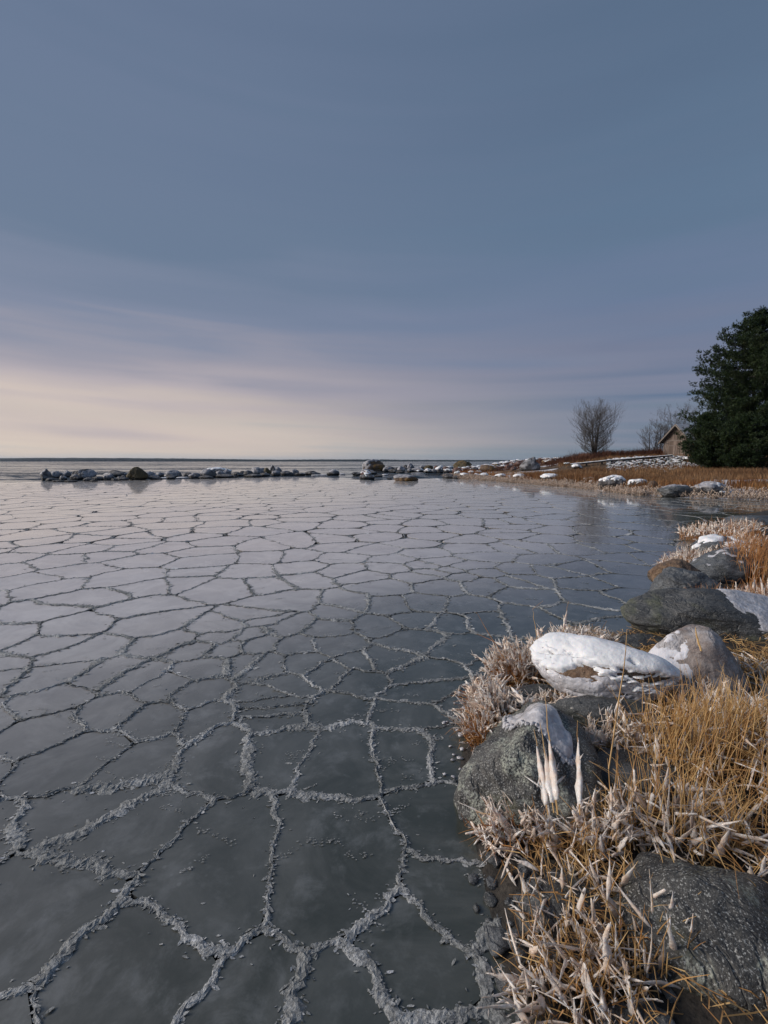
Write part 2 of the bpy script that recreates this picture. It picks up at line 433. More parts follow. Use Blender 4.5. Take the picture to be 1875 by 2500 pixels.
def slush_mat():
    m = Mt('slush'); m.vec = m.geo('Position')
    a = m.noise(2.2, 5, .6); f = m.noise(70, 4, .75)
    c = m.mix(m.mr(a, .42, .68), (.34, .35, .345), (.66, .67, .67))
    c = m.mix(m.mr(f, .40, .62), m.mix(.55, c, (.05, .053, .053)), c)
    c = m.mix(m.mr(m.rnd(), .93, 1, 0, .8, False), c, (.8, .81, .84))
    m.set('Base Color', c); m.set('Roughness', .32); m.set('IOR', 1.31)
    m.bump(m.ma('ADD', f, m.noise(26, 4, .6)), .014, .9)
    return m.m
M['slush'] = slush_mat()

def water_mat():
    m = Mt('sea_water'); m.vec = m.geo('Position')
    m.set('Specular IOR Level', .2); m.set('Base Color', (.026, .042, .055, 1)); m.set('Roughness', .08); m.set('IOR', 1.333)
    v = m.mapv((.4, 1.2, 1)); w = m.mapv((.3, 1.0, 1))
    m.l.new(m.wavy([(v, 1.3, 2.6), (w, .12, 2.6), (w, .02, .9)]), m.b.inputs['Normal'])
    return m.m
M['water'] = water_mat()

def ground_mat(name, c1, c2, snow, sc):
    m = Mt(name); m.vec = m.geo('Position')
    c = m.mix(m.mr(m.noise(1.3 * sc, 6, .65), .38, .64), c1, c2)
    c = m.mix(m.mr(m.noise(9 * sc, 5, .7), .45, .7), c, tuple(x * .35 for x in c1))
    if snow:
        nz = m.sepz(m.geo('Normal'))
        sa = m.n.new('ShaderNodeAttribute'); sa.attribute_name = 'snow'
        f = m.ma('MULTIPLY', m.mr(m.ma('ADD', sa.outputs['Fac'], m.ma('MULTIPLY', m.ma('SUBTRACT', m.noise(3.2 * sc, 5, .7), .5), .5)), snow, snow + .06), m.mr(nz, .6, .85))
        c = m.mix(f, c, (.72, .72, .76))
    m.set('Base Color', c); m.set('Roughness', .85)
    m.bump(m.noise(6 * sc, 8, .65), .08 / sc, 1)
    return m.m
M['land'] = ground_mat('land', (.075, .045, .025), (.19, .12, .065), .09, 1)
M['bank'] = ground_mat('bank', (.022, .02, .018), (.06, .05, .04), None, 4)

# ------------------------------------------------------------------ the sea and the far shore
xs = [-9000, -300, -60, 60, 300, 9000]; ys = [-60, 0, 60, 300, 2000, 9000]
V = [(x, y, -.03) for y in ys for x in xs]
F = [(j * 6 + i, j * 6 + i + 1, (j + 1) * 6 + i + 1, (j + 1) * 6 + i) for j in range(5) for i in range(5)]
tag(mesh_np('water', V, F, M['water']), kind='structure')

def far_shore():
    Y0 = 3600; xs = np.arange(-5200, 1900, 9.0)
    h = 19 + 4 * vnoise(xs, xs * 0, .0011, 2) * 2 + 2 * vnoise(xs, xs * 0, .006, 9)
    u = 937.5 + xs / Y0 * FPX
    h = h * (1 - .55 * sstep(u, 500, 1250)) + 7 * sstep(-u, -520, -100)
    h = h + 2.2 * RNG.random(len(xs)) * (h > 5)
    h = np.maximum(h, 1.5)
    V = []; F = []
    prof = [(0, -1.0, 0), (4, 0, .55), (30, 0, .9), (120, 0, 1.0), (500, 0, .9)]
    for k, (dy, z0, f) in enumerate(prof):
        hh = h * f * (1 + .12 * (RNG.random(len(xs)) - .5)) if f else h * 0 - 1
        for x, z in zip(xs, hh): V.append((x + 4 * random.random(), Y0 + dy + random.random() * 6, z))
    n = len(xs)
    for k in range(len(prof) - 1):
        for i in range(n - 1): F.append((k * n + i, k * n + i + 1, (k + 1) * n + i + 1, (k + 1) * n + i))
    m = Mt('far_forest'); m.vec = m.geo('Position')
    m.set('Base Color', m.mix(m.mr(m.noise(.03, 5, .7), .35, .65), (.014, .022, .020), (.03, .045, .035))); m.set('Roughness', .9)
    tag(mesh_np('far_shore', V, F, m.m), kind='structure')
far_shore()

# ------------------------------------------------------------------ land
def heightfield(name, xs, ys, fn, mat, amp=0):
    X, Y = np.meshgrid(xs, ys); Z = fn(X.ravel(), Y.ravel()).reshape(X.shape)
    keep = Z > -.30 if name == 'headland' else Z > -.2
    idx = -np.ones(X.size, int); n = len(xs)
    V = np.stack([X.ravel(), Y.ravel(), Z.ravel()], 1)
    K = keep
    q = K[:-1, :-1] | K[1:, :-1] | K[:-1, 1:] | K[1:, 1:]
    jj, ii = np.nonzero(q); a = jj * n + ii
    F = np.stack([a, a + 1, a + n + 1, a + n], 1)
    used = np.unique(F); idx[used] = np.arange(len(used))
    o = tag(mesh_np(name, V[used], idx[F], mat, smooth=True), kind='structure')
    U = V[used]; at = o.data.attributes.new('snow', 'FLOAT', 'POINT')      # old snow lying in the gaps of the grass
    at.data.foreach_set('value', (vnoise(U[:, 0] * .35, U[:, 1] * 1.3, .5, 91) + .06 * fbm(U[:, 0], U[:, 1], 3, 3, 4)).astype(np.float32)); return o
heightfield('headland', np.arange(5, 92, .4), np.arange(14, 112, .4), pen_z, M['land'])
heightfield('shore_bank', np.concatenate([np.arange(-1, 5, .04), np.arange(5, 31, .15)]), np.concatenate([np.arange(-4, 1, .2), np.arange(1, 6, .04), np.arange(6, 18, .12)]), bank_z, M['bank'])

# ------------------------------------------------------------------ the ice
def zoomed(pts, x0, y0, s): return [(x0 + a / s, y0 + b / s) for a, b in pts]
CELLS = zoomed([(80, 110), (340, 30), (720, 90), (250, 210), (750, 200), (1180, 240), (1430, 170), (230, 380), (830, 330), (1190, 310), (1400, 310), (70, 560), (420, 540), (650, 560), (1030, 400), (1260, 390), (1420, 480), (1090, 520), (860, 640), (1080, 670), (90, 690), (450, 800), (70, 900), (700, 870), (1080, 870), (1530, 690), (250, 1050), (600, 1110), (1220, 1090), (60, 320), (1570, 820)], 100, 1450, 2.765)
CELLS += zoomed([(250, 70), (700, 70), (1000, 80), (1230, 75), (1430, 100), (60, 180), (280, 230), (560, 230), (600, 140), (920, 210), (1150, 180), (1330, 200), (1560, 190), (100, 350), (380, 360), (640, 350), (1120, 310), (1480, 370), (970, 420), (110, 490), (430, 470), (780, 450), (600, 520), (800, 560), (1200, 540), (250, 640), (640, 800), (180, 770), (200, 900), (1150, 860), (1250, 640), (230, 1030), (700, 1090), (1080, 1100), (1400, 1080)], 600, 1450, 2.765)
CELLS += zoomed([(100, 775), (250, 685), (560, 720), (950, 750), (200, 595), (440, 570), (700, 600), (820, 520), (1080, 610), (1060, 545), (1030, 690), (1400, 670), (1500, 590), (1480, 500), (1210, 480), (1200, 405), (1030, 440), (850, 425), (850, 365), (560, 478), (600, 515), (500, 410), (250, 460), (60, 470), (90, 520), (330, 390), (1500, 770), (1250, 790), (700, 790), (700, 440)], 100, 1150, 2.765)
CELLS += zoomed([(80, 580), (350, 590), (380, 510), (570, 445), (300, 460), (90, 470), (820, 490), (650, 385), (680, 345), (920, 400), (920, 350), (1040, 305), (1170, 395), (1190, 340), (1200, 460), (1020, 438), (1500, 420), (1450, 345), (920, 555), (1260, 525), (1540, 520), (740, 600), (1350, 570), (150, 730), (400, 670), (700, 660), (950, 635), (1060, 612), (1250, 640), (1000, 690), (1110, 675), (560, 710), (900, 720), (1180, 715), (1350, 690), (1570, 680), (700, 780), (1050, 775), (1350, 770), (1600, 750)], 700, 1150, 2.765)
CELLS += zoomed([(130, 355), (430, 395), (430, 330), (420, 270), (400, 190), (150, 270), (250, 450), (400, 540), (780, 450), (610, 455), (800, 405), (760, 340), (1010, 300), (1120, 400), (1230, 370), (1180, 445), (950, 530), (1150, 540), (450, 640), (640, 590), (900, 590), (950, 690), (650, 700), (250, 690), (740, 810), (350, 800), (1000, 800)], 1200, 1180, 2.885)

def in_bay(x, y):
    lim = np.interp(x, [-60, -32, -22, -12, -7, -2, 6, 10], [37, 39.5, 44, 52, 50, 39, 47, 50])
    return (y < lim) & (sdist(x, y, PEN) < .8) & (sdist(x, y, BANK) < .45)

def warp(x, y):
    wx = x + .22 * vnoise(x, y, 1.1, 31) + .075 * vnoise(x, y, 4.0, 33) + .028 * vnoise(x, y, 13, 35)
    wy = y + .22 * vnoise(x, y, 1.1, 41) + .075 * vnoise(x, y, 4.0, 43) + .028 * vnoise(x, y, 13, 45)
    return wx, wy

def make_ice():
    seeds = [tuple(P(u, v)[:2]) for u, v in CELLS]
    man = np.array(seeds)
    extra = []
    def keepfar(p, rr):
        return np.min(np.hypot(man[:, 0] - p[0], man[:, 1] - p[1])) > rr
    # beyond the cells read off the photograph: a jittered lattice, 1.25 m apart, finer close to the camera
    y = 0.1
    while y < 58:
        sp = float(np.interp(y, [1, 3, 6, 12, 25, 60], [.36, .46, .8, 1.15, 1.35, 1.5])); sy = sp * 1.05
        hw = .95 * y + 3.6
        off = random.random() * sp
        for x in np.arange(-hw + off, min(hw, 34), sp):
            px_, py_ = x + (random.random() - .5) * sp * 1.25, y + (random.random() - .5) * sy * 1.25
            if keepfar((px_, py_), sp * .74) and all(math.hypot(px_ - e[0], py_ - e[1]) > sp * .6 for e in extra[-90:]): extra.append((px_, py_))
        y += sy
    S = np.array(seeds + extra)
    S = S[in_bay(S[:, 0], S[:, 1])]
    # ring of outside seeds so that border cells close
    n = len(S)
    polys = []; edges = {}
    for i in range(n):
        p = S[i]; d = np.hypot(S[:, 0] - p[0], S[:, 1] - p[1]); order = np.argsort(d)[1:26]
        r = 2.2 + p[1] * .02
        poly = [(p[0] + r * math.cos(a), p[1] + r * math.sin(a), -1) for a in np.arange(0, 2 * math.pi, math.pi / 5)]
        for j in order:
            q = S[j]; mx, my = (p + q) / 2; nx, ny = q - p
            out = []; m = len(poly)
            for k in range(m):
                a = poly[k]; b = poly[(k + 1) % m]
                da = (a[0] - mx) * nx + (a[1] - my) * ny; db = (b[0] - mx) * nx + (b[1] - my) * ny
                if da <= 0:
                    out.append(a)
                    if db > 0:
                        t = da / (da - db); out.append((a[0] + t * (b[0] - a[0]), a[1] + t * (b[1] - a[1]), int(j)))
                elif db <= 0:
                    t = da / (da - db); out.append((a[0] + t * (b[0] - a[0]), a[1] + t * (b[1] - a[1]), a[2]))
            poly = out
            if not poly: break
        polys.append(poly)
        m = len(poly)
        for k in range(m):
            a = poly[k]; b = poly[(k + 1) % m]; j = a[2]
            if j < 0 or i < j or (j, i) not in edges and j >= 0:
                key = (i, j) if j >= 0 and i < j else ((j, i) if j >= 0 else (i, -k - 1))
                edges[key] = (a[:2], b[:2])
    sheet = empty('ice_sheet', (0, 0, 0)); tag(sheet, kind='structure')
    # plates
    big = MB(); dist = np.array([math.hypot(*S[i]) for i in range(n)])
    uu = 937.5 + S[:, 0] / np.maximum(S[:, 1], 1.25) * FPX
    vis = (uu > -100) & (uu < 1975)
    order = [i for i in np.argsort(dist) if vis[i]]
    near = set(order[:290])
    for i in range(n):
        poly = polys[i]
        if len(poly) < 3: continue
        m = len(poly); y = S[i][1]
        step = .06 if y < 5 else .12 if y < 10 else .3
        c = S[i]; pts = []
        for k in range(m):
            a = np.array(poly[k][:2]); b = np.array(poly[(k + 1) % m][:2]); L = np.hypot(*(b - a)); s = max(1, int(L / step))
            for t in range(s): pts.append(a + (b - a) * t / s)
        pts = np.array(pts)
        if len(pts) < 3: continue
        # round corners, inset
        for _ in range(1): pts = .5 * pts + .25 * np.roll(pts, 1, 0) + .25 * np.roll(pts, -1, 0)
        v = pts - c; L = np.hypot(v[:, 0], v[:, 1])[:, None]; pts = c + v * (1 - np.minimum(.005 / np.maximum(L, .05), .2))
        wx, wy = warp(pts[:, 0], pts[:, 1]); cx, cy = warp(np.array([c[0]]), np.array([c[1]]))
        k = len(wx); h = .0005 + .003 * random.random()
        tx, ty = (random.random() - .5) * .004, (random.random() - .5) * .004
        top = [(wx[q], wy[q], h + tx * (wx[q] - cx[0]) + ty * (wy[q] - cy[0])) for q in range(k)]
        bot = [(wx[q], wy[q], -.025) for q in range(k)]
        # raised rim: an inner ring slightly lower than the edge
        inn = [(cx[0] + (wx[q] - cx[0]) * .86, cy[0] + (wy[q] - cy[0]) * .86, h - .0008 + tx * (wx[q] - cx[0]) * .86 + ty * (wy[q] - cy[0]) * .86) for q in range(k)]
        vs = top + bot + inn
        fs = [(q, (q + 1) % k, 2 * k + (q + 1) % k, 2 * k + q) for q in range(k)] + [tuple(range(2 * k, 3 * k))] + [(q + k, (q + 1) % k + k, (q + 1) % k, q) for q in range(k)]
        rv = random.random()
        if i in near:
            mb = MB(); mb.add(vs, fs, rv); milk_reflect(build('ice_plate', mb, M['ice'], sheet).data)
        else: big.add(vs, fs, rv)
    bp = tag(build('ice_plate', big, M['ice'], sheet), kind='stuff'); milk_reflect(bp.data)
    # slush ridges on the seams
    rid = MB(); flakes = MB()
    ekeys = list(edges.items())
    for key, (a, b) in ekeys:
        a = np.array(a); b = np.array(b); mid = (a + b) / 2; L = float(np.hypot(*(b - a)))
        if L < .02: continue
        y = max(1.25, float(mid[1])); u = 937.5 + mid[0] / y * FPX
        D = math.hypot(*mid)
        if (u < -150 or u > 2050) and D > 6.5: continue
        if sdist(np.array([mid[0]]), np.array([mid[1]]), BANK)[0] > .1: continue
        step = .012 if D < 4.5 else .025 if D < 8 else .06 if D < 15 else .16
        k = max(2, int(L / step)); t = np.linspace(0, 1, k + 1)
        ex = a[0] + (b[0] - a[0]) * t; ey = a[1] + (b[1] - a[1]) * t
        ex, ey = warp(ex, ey)
        dx = np.gradient(ex); dy = np.gradient(ey); dl = np.hypot(dx, dy) + 1e-9; nx, ny = -dy / dl, dx / dl
        wob = .030 * vnoise(ex, ey, 22, 55) + .02 * vnoise(ex, ey, 7, 57)
        ex = ex + nx * wob; ey = ey + ny * wob
        thick = (.25 + 1.0 * random.random() ** 1.4) * .8
        weak = .15 + 1.25 * (vnoise(ex, ey, 1.6, 61) + .5)
        wd = (.017 + .03 * (vnoise(ex, ey, 9, 63) + .5) + .024 * (vnoise(ex, ey, 34, 64) + .5) - .004) * thick * np.clip(weak, .15, 1.3)
        if D > 8: wd = wd * float(np.interp(D, [8, 20, 40], [.85, .9, 1.1]))
        prof = (-1, -.72, -.4, 0, .4, .72, 1) if D < 8 else (-1, -.4, .4, 1) if D < 15 else (-1, 0, 1)
        hp = {-1: -.004, 1: -.004, -.72: .35, .72: .4, -.4: .85, .4: .8, 0: 1.0}
        vs = []; m = len(prof)
        rr = (vnoise(ex, ey, 3, 71) + .5)
        hi = (.003 + .006 * thick) * (1 if D < 8 else .6)
        wd = wd * (.12 if random.random() < .10 else 1)
        for q in range(k + 1):
            for o in prof:
                jx = (random.random() - .5) * .6 if 0 < abs(o) < 1 or D < 8 else 0
                w = wd[q] * (o + jx)
                zz = hi * hp[o] * (.35 + 1.2 * random.random()) if abs(o) < 1 else -.004
                vs.append((ex[q] + nx[q] * w, ey[q] + ny[q] * w, .004 + zz))
        fs = [(q * m + o, q * m + o + 1, (q + 1) * m + o + 1, (q + 1) * m + o) for q in range(k) for o in range(m - 1)]
        rid.add(vs, fs, .2 + .6 * random.random())
        # loose plates of slush along the seam
        if D < 17:
            dens = 420 if D < 4.5 else 240 if D < 8 else 60
            sz = .0045 if D < 4.5 else .0070 if D < 8 else .0105
            for _ in range(int(L * dens * (.5 + thick * .6))):
                q = random.randrange(k + 1); side = random.gauss(0, .72) * wd[q] + random.gauss(0, .003)
                if random.random() < .06: side += random.gauss(0, .04)
                cx = ex[q] + nx[q] * side + (random.random() - .5) * step; cy = ey[q] + ny[q] * side; s = sz * math.exp(random.gauss(-.05, .5))
                ang = random.gauss(.15, .6); tl = random.gauss(0, .14); tw = random.gauss(.1, .2)
                ca, sa = math.cos(ang), math.sin(ang); z0 = .004 + .006 * random.random() * math.exp(-abs(side) / .03)
                pv = []
                for (qx, qy) in ((-1.5, -.3), (-.3, -.75), (1.2, -.45), (1.6, .3), (.2, .8), (-1.1, .55)):
                    qx *= (.7 + .6 * random.random()) * 1.25; qy *= (.7 + .6 * random.random()) * .85
                    pv.append((cx + s * (qx * ca - qy * sa), cy + s * (qx * sa + qy * ca), z0 + s * (qx * tl + qy * tw)))
                pv.append((cx, cy, z0 - .006))
                flakes.add(pv, [(0, 1, 2, 3, 4, 5), (1, 0, 6), (2, 1, 6), (3, 2, 6)], min(1, random.random() ** 1.0))
    tag(build('slush_ridge', rid, M['slush'], sheet, smooth=False), kind='stuff')
    # faint stray streaks inside the plates
    for _ in range(120):
        u, v = random.uniform(80, 1500), 1300 + 900 * random.random() ** 1.3
        p = P(u, v)
        if not in_bay(p[0:1], p[1:2])[0] : continue
        D = math.hypot(p[0], p[1]); ln = random.uniform(.05, .28); an = random.gauss(.1, .4)
        for _ in range(int(ln * 140)):
            t = random.random() * ln; cx = p[0] + t * math.cos(an) + random.gauss(0, .008); cy = p[1] + t * math.sin(an) + random.gauss(0, .012)
            s = .0034 * (.6 + random.random()) * (1 if D < 6 else 1.5); pv = []
            a2 = random.gauss(.1, .4); ca, sa = math.cos(a2), math.sin(a2)
            for (qx, qy) in ((-1.6, -.2), (-.3, -.7), (1.4, -.3), (.9, .6), (-.8, .5)):
                pv.append((cx + s * (qx * ca - qy * sa), cy + s * (qx * sa + qy * ca), .006 + s * .3 * random.random()))
            flakes.add(pv, [(0, 1, 2, 3, 4)], random.random() * .8)
    tag(build('slush_flakes', flakes, M['slush'], sheet), kind='stuff')
    print('ice plates', n, 'ridge faces', len(rid.f), 'flakes', len(flakes.f))
make_ice()

# ------------------------------------------------------------------ rocks
import bmesh
_ico = {}
def ico(sub):
    if sub not in _ico:
        bm = bmesh.new(); bmesh.ops.create_icosphere(bm, subdivisions=sub, radius=1)
        V = np.array([v.co[:] for v in bm.verts]); F = np.array([[v.index for v in f.verts] for f in bm.faces]); bm.free()
        _ico[sub] = (V, F)
    return _ico[sub]
def nz3(P3, s, seed, o=4):
    off = Vector((seed * 3.17, seed * 1.73, seed * 7.1))
    return np.array([mnoise.fractal(Vector(p) * s + off, 1.0, 2.0, o) for p in P3])
def vnormals(V, F):
    fn = np.cross(V[F[:, 1]] - V[F[:, 0]], V[F[:, 2]] - V[F[:, 0]])
    N = np.zeros_like(V)
    for k in range(3): np.add.at(N, F[:, k], fn)
    return N / (np.linalg.norm(N, axis=1)[:, None] + 1e-12)

def rock_shape(size, seed, sub, nf=9, rough=.10, tilt=(0, 0), rz=0, peak=None):
    rs = np.random.default_rng(seed * 13 + 5)
    V, F = ico(sub); V = V.copy(); r = np.ones(len(V))
    for _ in range(nf):
        n = rs.normal(size=3); n /= np.linalg.norm(n); h = rs.uniform(.70, .93)
        d = V @ n; lim = np.where(d > .05, h / np.maximum(d, .05), 9)
        k = 14.; r = -np.log(np.exp(-k * r) + np.exp(-k * np.minimum(lim, 3))) / k
    r = r / np.percentile(r, 90)
    r = r + rough * nz3(V, 1.6, seed, 4) + (rough * .28 * nz3(V, 6, seed + 9, 4) if sub >= 5 else 0)
    V = V * r[:, None]
    if peak is not None:                       # a skewed summit: shear the top sideways
        t = np.clip(V[:, 2], 0, 2); V[:, 0] += peak[0] * t * t; V[:, 1] += peak[1] * t * t
        if len(peak) > 2:
            w = 1 - peak[2] * np.clip(V[:, 2], 0, 1); V[:, 0] *= w; V[:, 1] *= w
    V = V * np.array(size)
    cx, sx, cy, sy, cz, sz = math.cos(tilt[0]), math.sin(tilt[0]), math.cos(tilt[1]), math.sin(tilt[1]), math.cos(rz), math.sin(rz)
    V = V @ np.array([[1, 0, 0], [0, cx, -sx], [0, sx, cx]]).T
    V = V @ np.array([[cy, 0, sy], [0, 1, 0], [-sy, 0, cy]]).T
    V = V @ np.array([[cz, -sz, 0], [sz, cz, 0], [0, 0, 1]]).T
    return V, F
def cover(parent, name, V, F, cov, thick, mat, lip=.004):
    """a layer lying on the rock where cov > 0, its edge tucked into the stone"""
    N = vnormals(V, F)
    fm = cov[F].max(1) > 0; F2 = F[fm]
    if len(F2) < 4: return None
    used = np.unique(F2); idx = -np.ones(len(V), int); idx[used] = np.arange(len(used))
    c = np.clip(cov[used], -1, 1)
    G = idx[F2]; lab = np.arange(len(used))            # keep the pieces apart: one part per piece, crumbs dropped
    while True:
        mn = lab[G].min(1); nl = lab.copy()
        for k in range(3): np.minimum.at(nl, G[:, k], mn)
        nl = nl[nl]
        if (nl == lab).all(): break
        lab = nl
    off = np.where(c > 0, thick * np.sqrt(np.clip(c * 7, 0, 1)), -lip)
    W_ = V[used] + N[used] * off[:, None]
    fl = lab[G[:, 0]]; ids, cnt = np.unique(fl, return_counts=True); o = None
    for i in ids[np.argsort(-cnt)][:4]:
        g = G[fl == i]
        if len(g) < max(8, .04 * len(G)): continue
        uu_ = np.unique(g); rm = -np.ones(len(W_), int); rm[uu_] = np.arange(len(uu_))
        o = mesh_np(name, W_[uu_], rm[g], mat, smooth=True, parent=parent)
    return o
def rock(label, loc, size, seed, mat, sub=4, nf=9, rough=.10, tilt=(0, 0), rz=0, peak=None, snow=None, crust=None, name='boulder', cat='boulder', group=None, lift=.0):
    """loc is the ground point under the rock; size are the semi-axes"""
    V, F = rock_shape(size, seed, sub, nf, rough, tilt, rz, peak)
    V = V + np.array([0, 0, size[2] * (.45 + lift)])
    o = mesh_np(name, V, F, M[mat], smooth=True); o.location = loc
    tag(o, label, cat, group)
    N = vnormals(V, F); top = V[:, 2].max()
    sc = 1.0 / max(size)
    if snow:      # (threshold on normal, thickness, bias vector, mat)
        th, tk, bias, sm = (list(snow) + [None] * 4)[:4]
        bias = bias or (0, 0, 0)
        c = N[:, 2] - th - .34 + .6 * nz3(V * sc, 2.6, seed + 3, 4) + (N @ np.array(bias))
        cover(o, 'snow_cap', V, F, c, tk, M[sm or 'snow'])
    if crust:     # (low, high, thickness, bias) fractions of height
        lo, hi, tk, bias = (list(crust) + [None] * 4)[:4]
        bias = bias or (0, 0, 0)
        h = V[:, 2] / top
        c = np.minimum(np.minimum(h - lo, hi - h) * 2, .5) - .45 + .75 * nz3(V * sc, 2.0, seed + 5, 4) + (N @ np.array(bias)) - .25 * N[:, 0] + .35 * (N[:, 2] - .4)
        cover(o, 'ice_crust', V, F, c, tk, M['crust'])
    return o

def icicles(parent, V_, n, l0, l1, r0, mat):
    mb = MB()
    for (x, y, z) in V_:
        L = random.uniform(l0, l1); mb.tube([(x, y, z), (x, y, z - L * .6), (x, y, z - L)], [r0, r0 * .6, r0 * .1], 5)
    return tag(build('icicles', mb, mat, parent), kind='stuff')

# far rocks: (u, v of the foot, width px, height px, material, snow, crust, label)
SN = (.55, .05); SNh = (.35, .07)
JG = 'boulders of the left breakwater'
JET = [
 (108, 1172, 25, 27, 'far_grey', None, (.2, 1.3, .05), 'tall ice glazed boulder at the far left end of the stone breakwater'),
 (131, 1168, 28, 17, 'far_grey', None, (.0, 1.4, .06), 'low white iced boulder between the leftmost tall boulder and its round neighbour'),
 (119, 1175, 30, 9, 'far_dark', None, None, 'dark bare stone in front of the iced boulders at the left end'),
 (150, 1173, 18, 11, 'far_dark', None, (.5, 1.2, .03), 'small dark stone at the left foot of the icicle hung boulder'),
 (160, 1165, 20, 15, 'far_grey', None, (.0, 1.4, .05), 'round white iced boulder just left of the icicle hung boulder'),
 (167, 1177, 34, 5, 'far_grey', None, None, 'flat pale stone at the water left of the icicle hung boulder'),
 (137, 1177, 26, 5, 'far_grey', None, None, 'flattest grey stone lying in the water near the left end'),
 (191, 1171, 54, 27, 'far_dark', None, (.1, .9, .06, (.9, 0, -.25)), 'large dark boulder with a row of icicles and an iced right flank'),
 (211, 1175, 24, 9, 'far_dark', None, None, 'low brown stone at the right foot of the icicle hung boulder'),
 (236, 1172, 30, 10, 'far_dark', None, None, 'low dark stone between the icicle hung boulder and the broad round boulder'),
 (225, 1176, 18, 5, 'far_dark', None, None, 'little wet stone at the waterline right of the icicle hung boulder'),
 (273, 1164, 58, 18, 'far_dark', None, (.1, .5, .05, (-.2, 0, 0)), 'broad rounded dark boulder left of the olive peaked boulder'),
 (262, 1172, 23, 12, 'far_grey', None, (.2, 1.3, .05), 'small ice capped stone in front of the broad rounded boulder'),
 (277, 1174, 16, 7, 'far_dark', None, None, 'little dark stone beside the small ice capped stone'),
 (294, 1173, 30, 11, 'far_dark', None, (.7, 1.3, .05), 'flat brown stone with iced top left of the olive peaked boulder'),
 (329, 1172, 48, 31, 'far_olive', None, (.05, .28, .04), 'big olive and ochre peaked boulder of the breakwater'),
 (360, 1168, 42, 15, 'far_grey', None, (.0, 1.4, .07), 'sloping white iced slab right of the olive peaked boulder'),
 (373, 1171, 36, 8, 'far_dark', None, None, 'dark wet slab under the sloping white iced slab'),
 (387, 1164, 22, 10, 'far_grey', None, (.3, 1.3, .05), 'small frosted boulder right of the sloping iced slab'),
 (418, 1166, 38, 17, 'far_grey', None, (.35, 1.3, .07), 'mushroom like boulder with ice plate top on dark foot'),
 (413, 1170, 26, 9, 'far_dark', None, None, 'dark stone in front of the mushroom like boulder'),
 (456, 1165, 24, 11, 'far_dark', None, None, 'dark bare stone after the snowy gap right of the mushroom like boulder'),
 (472, 1168, 28, 12, 'far_dark', None, (.5, 1.3, .05, (-.3, 0, 0)), 'dark stone with iced crest left of the frosted brown boulder'),
 (505, 1166, 38, 20, 'far_grey', None, (.3, 1.3, .06), 'frosted brown boulder under the long snowy slab'),
 (524, 1153, 62, 11, 'far_grey', SNh, None, 'long flat slab topped with snow behind the frosted brown boulder'),
 (532, 1164, 28, 14, 'far_grey', None, (.3, 1.3, .05), 'iced boulder in front of the long snowy slab'),
 (551, 1162, 24, 16, 'far_grey', None, (.1, 1.3, .06), 'pointed white iced boulder at the right end of the long snowy slab'),
 (499, 1169, 34, 8, 'far_dark', None, None, 'dark wet stone in front of the frosted brown boulder'),
 (541, 1167, 46, 9, 'far_dark', None, None, 'long dark stone at the water below the iced boulders of the slab'),
 (577, 1163, 30, 11, 'far_dark', None, None, 'dark jagged stone right of the long snowy slab'),
 (570, 1166, 15, 6, 'far_dark', None, None, 'pebble like dark stone at the water right of the long dark stone'),
 (590, 1159, 16, 9, 'far_dark', None, None, 'narrow dark stone behind the dark jagged stone'),
 (603, 1161, 26, 12, 'far_dark', None, (.8, 1.4, .04), 'brown stone with thin ice left of the white topped group'),
 (612, 1165, 44, 8, 'far_dark', None, None, 'long dark footing stone left of the white topped group'),
 (625, 1160, 32, 18, 'far_grey', None, (.2, 1.4, .07), 'wide white iced boulder left of the sharp white peak'),
 (637, 1151, 18, 9, 'far_dark', None, (.6, 1.4, .05), 'small brown stone perched between the wide iced boulder and the peak'),
 (645, 1163, 24, 9, 'far_dark', None, None, 'dark base stone under the small perched brown stone'),
 (650, 1157, 20, 15, 'far_olive', None, (.0, .4, .05), 'olive stone wrapped in ice left of the sharp white peak'),
 (662, 1150, 14, 10, 'far_grey', None, (.0, 1.4, .06), 'white lump leaning on the sharp white peak'),
 (664, 1156, 18, 20, 'far_grey', None, (.3, 1.6, .08), 'sharp upright white peak, the highest iced boulder of the middle group'),
 (674, 1155, 26, 16, 'far_grey', None, (.1, 1.5, .08), 'sloping white boulder right of the sharp white peak'),
 (672, 1162, 26, 12, 'far_dark', None, (.5, 1.4, .06), 'iced stone with dark foot in front of the sharp white peak'),
 (699, 1161, 38, 12, 'far_dark', None, (.9, 1.4, .04), 'low dark sloping boulder right of the white topped group'),
 (718, 1160, 20, 14, 'far_grey', None, (.3, 1.4, .06), 'small white crested stone near the right end of the breakwater'),
 (731, 1161, 28, 7, 'far_dark', None, None, 'low flat dark stone right of the small white crested stone'),
 (762, 1160, 38, 10, 'far_dark', None, None, 'smooth dark rounded stone standing second last at the breakwater end'),
 (812, 1160, 32, 13, 'far_dark', (.75, .05), (.55, 1.3, .05, (-.4, 0, 0)), 'dark block with iced top, last stone of the left breakwater'),
]
CG = 'stones of the middle reef'
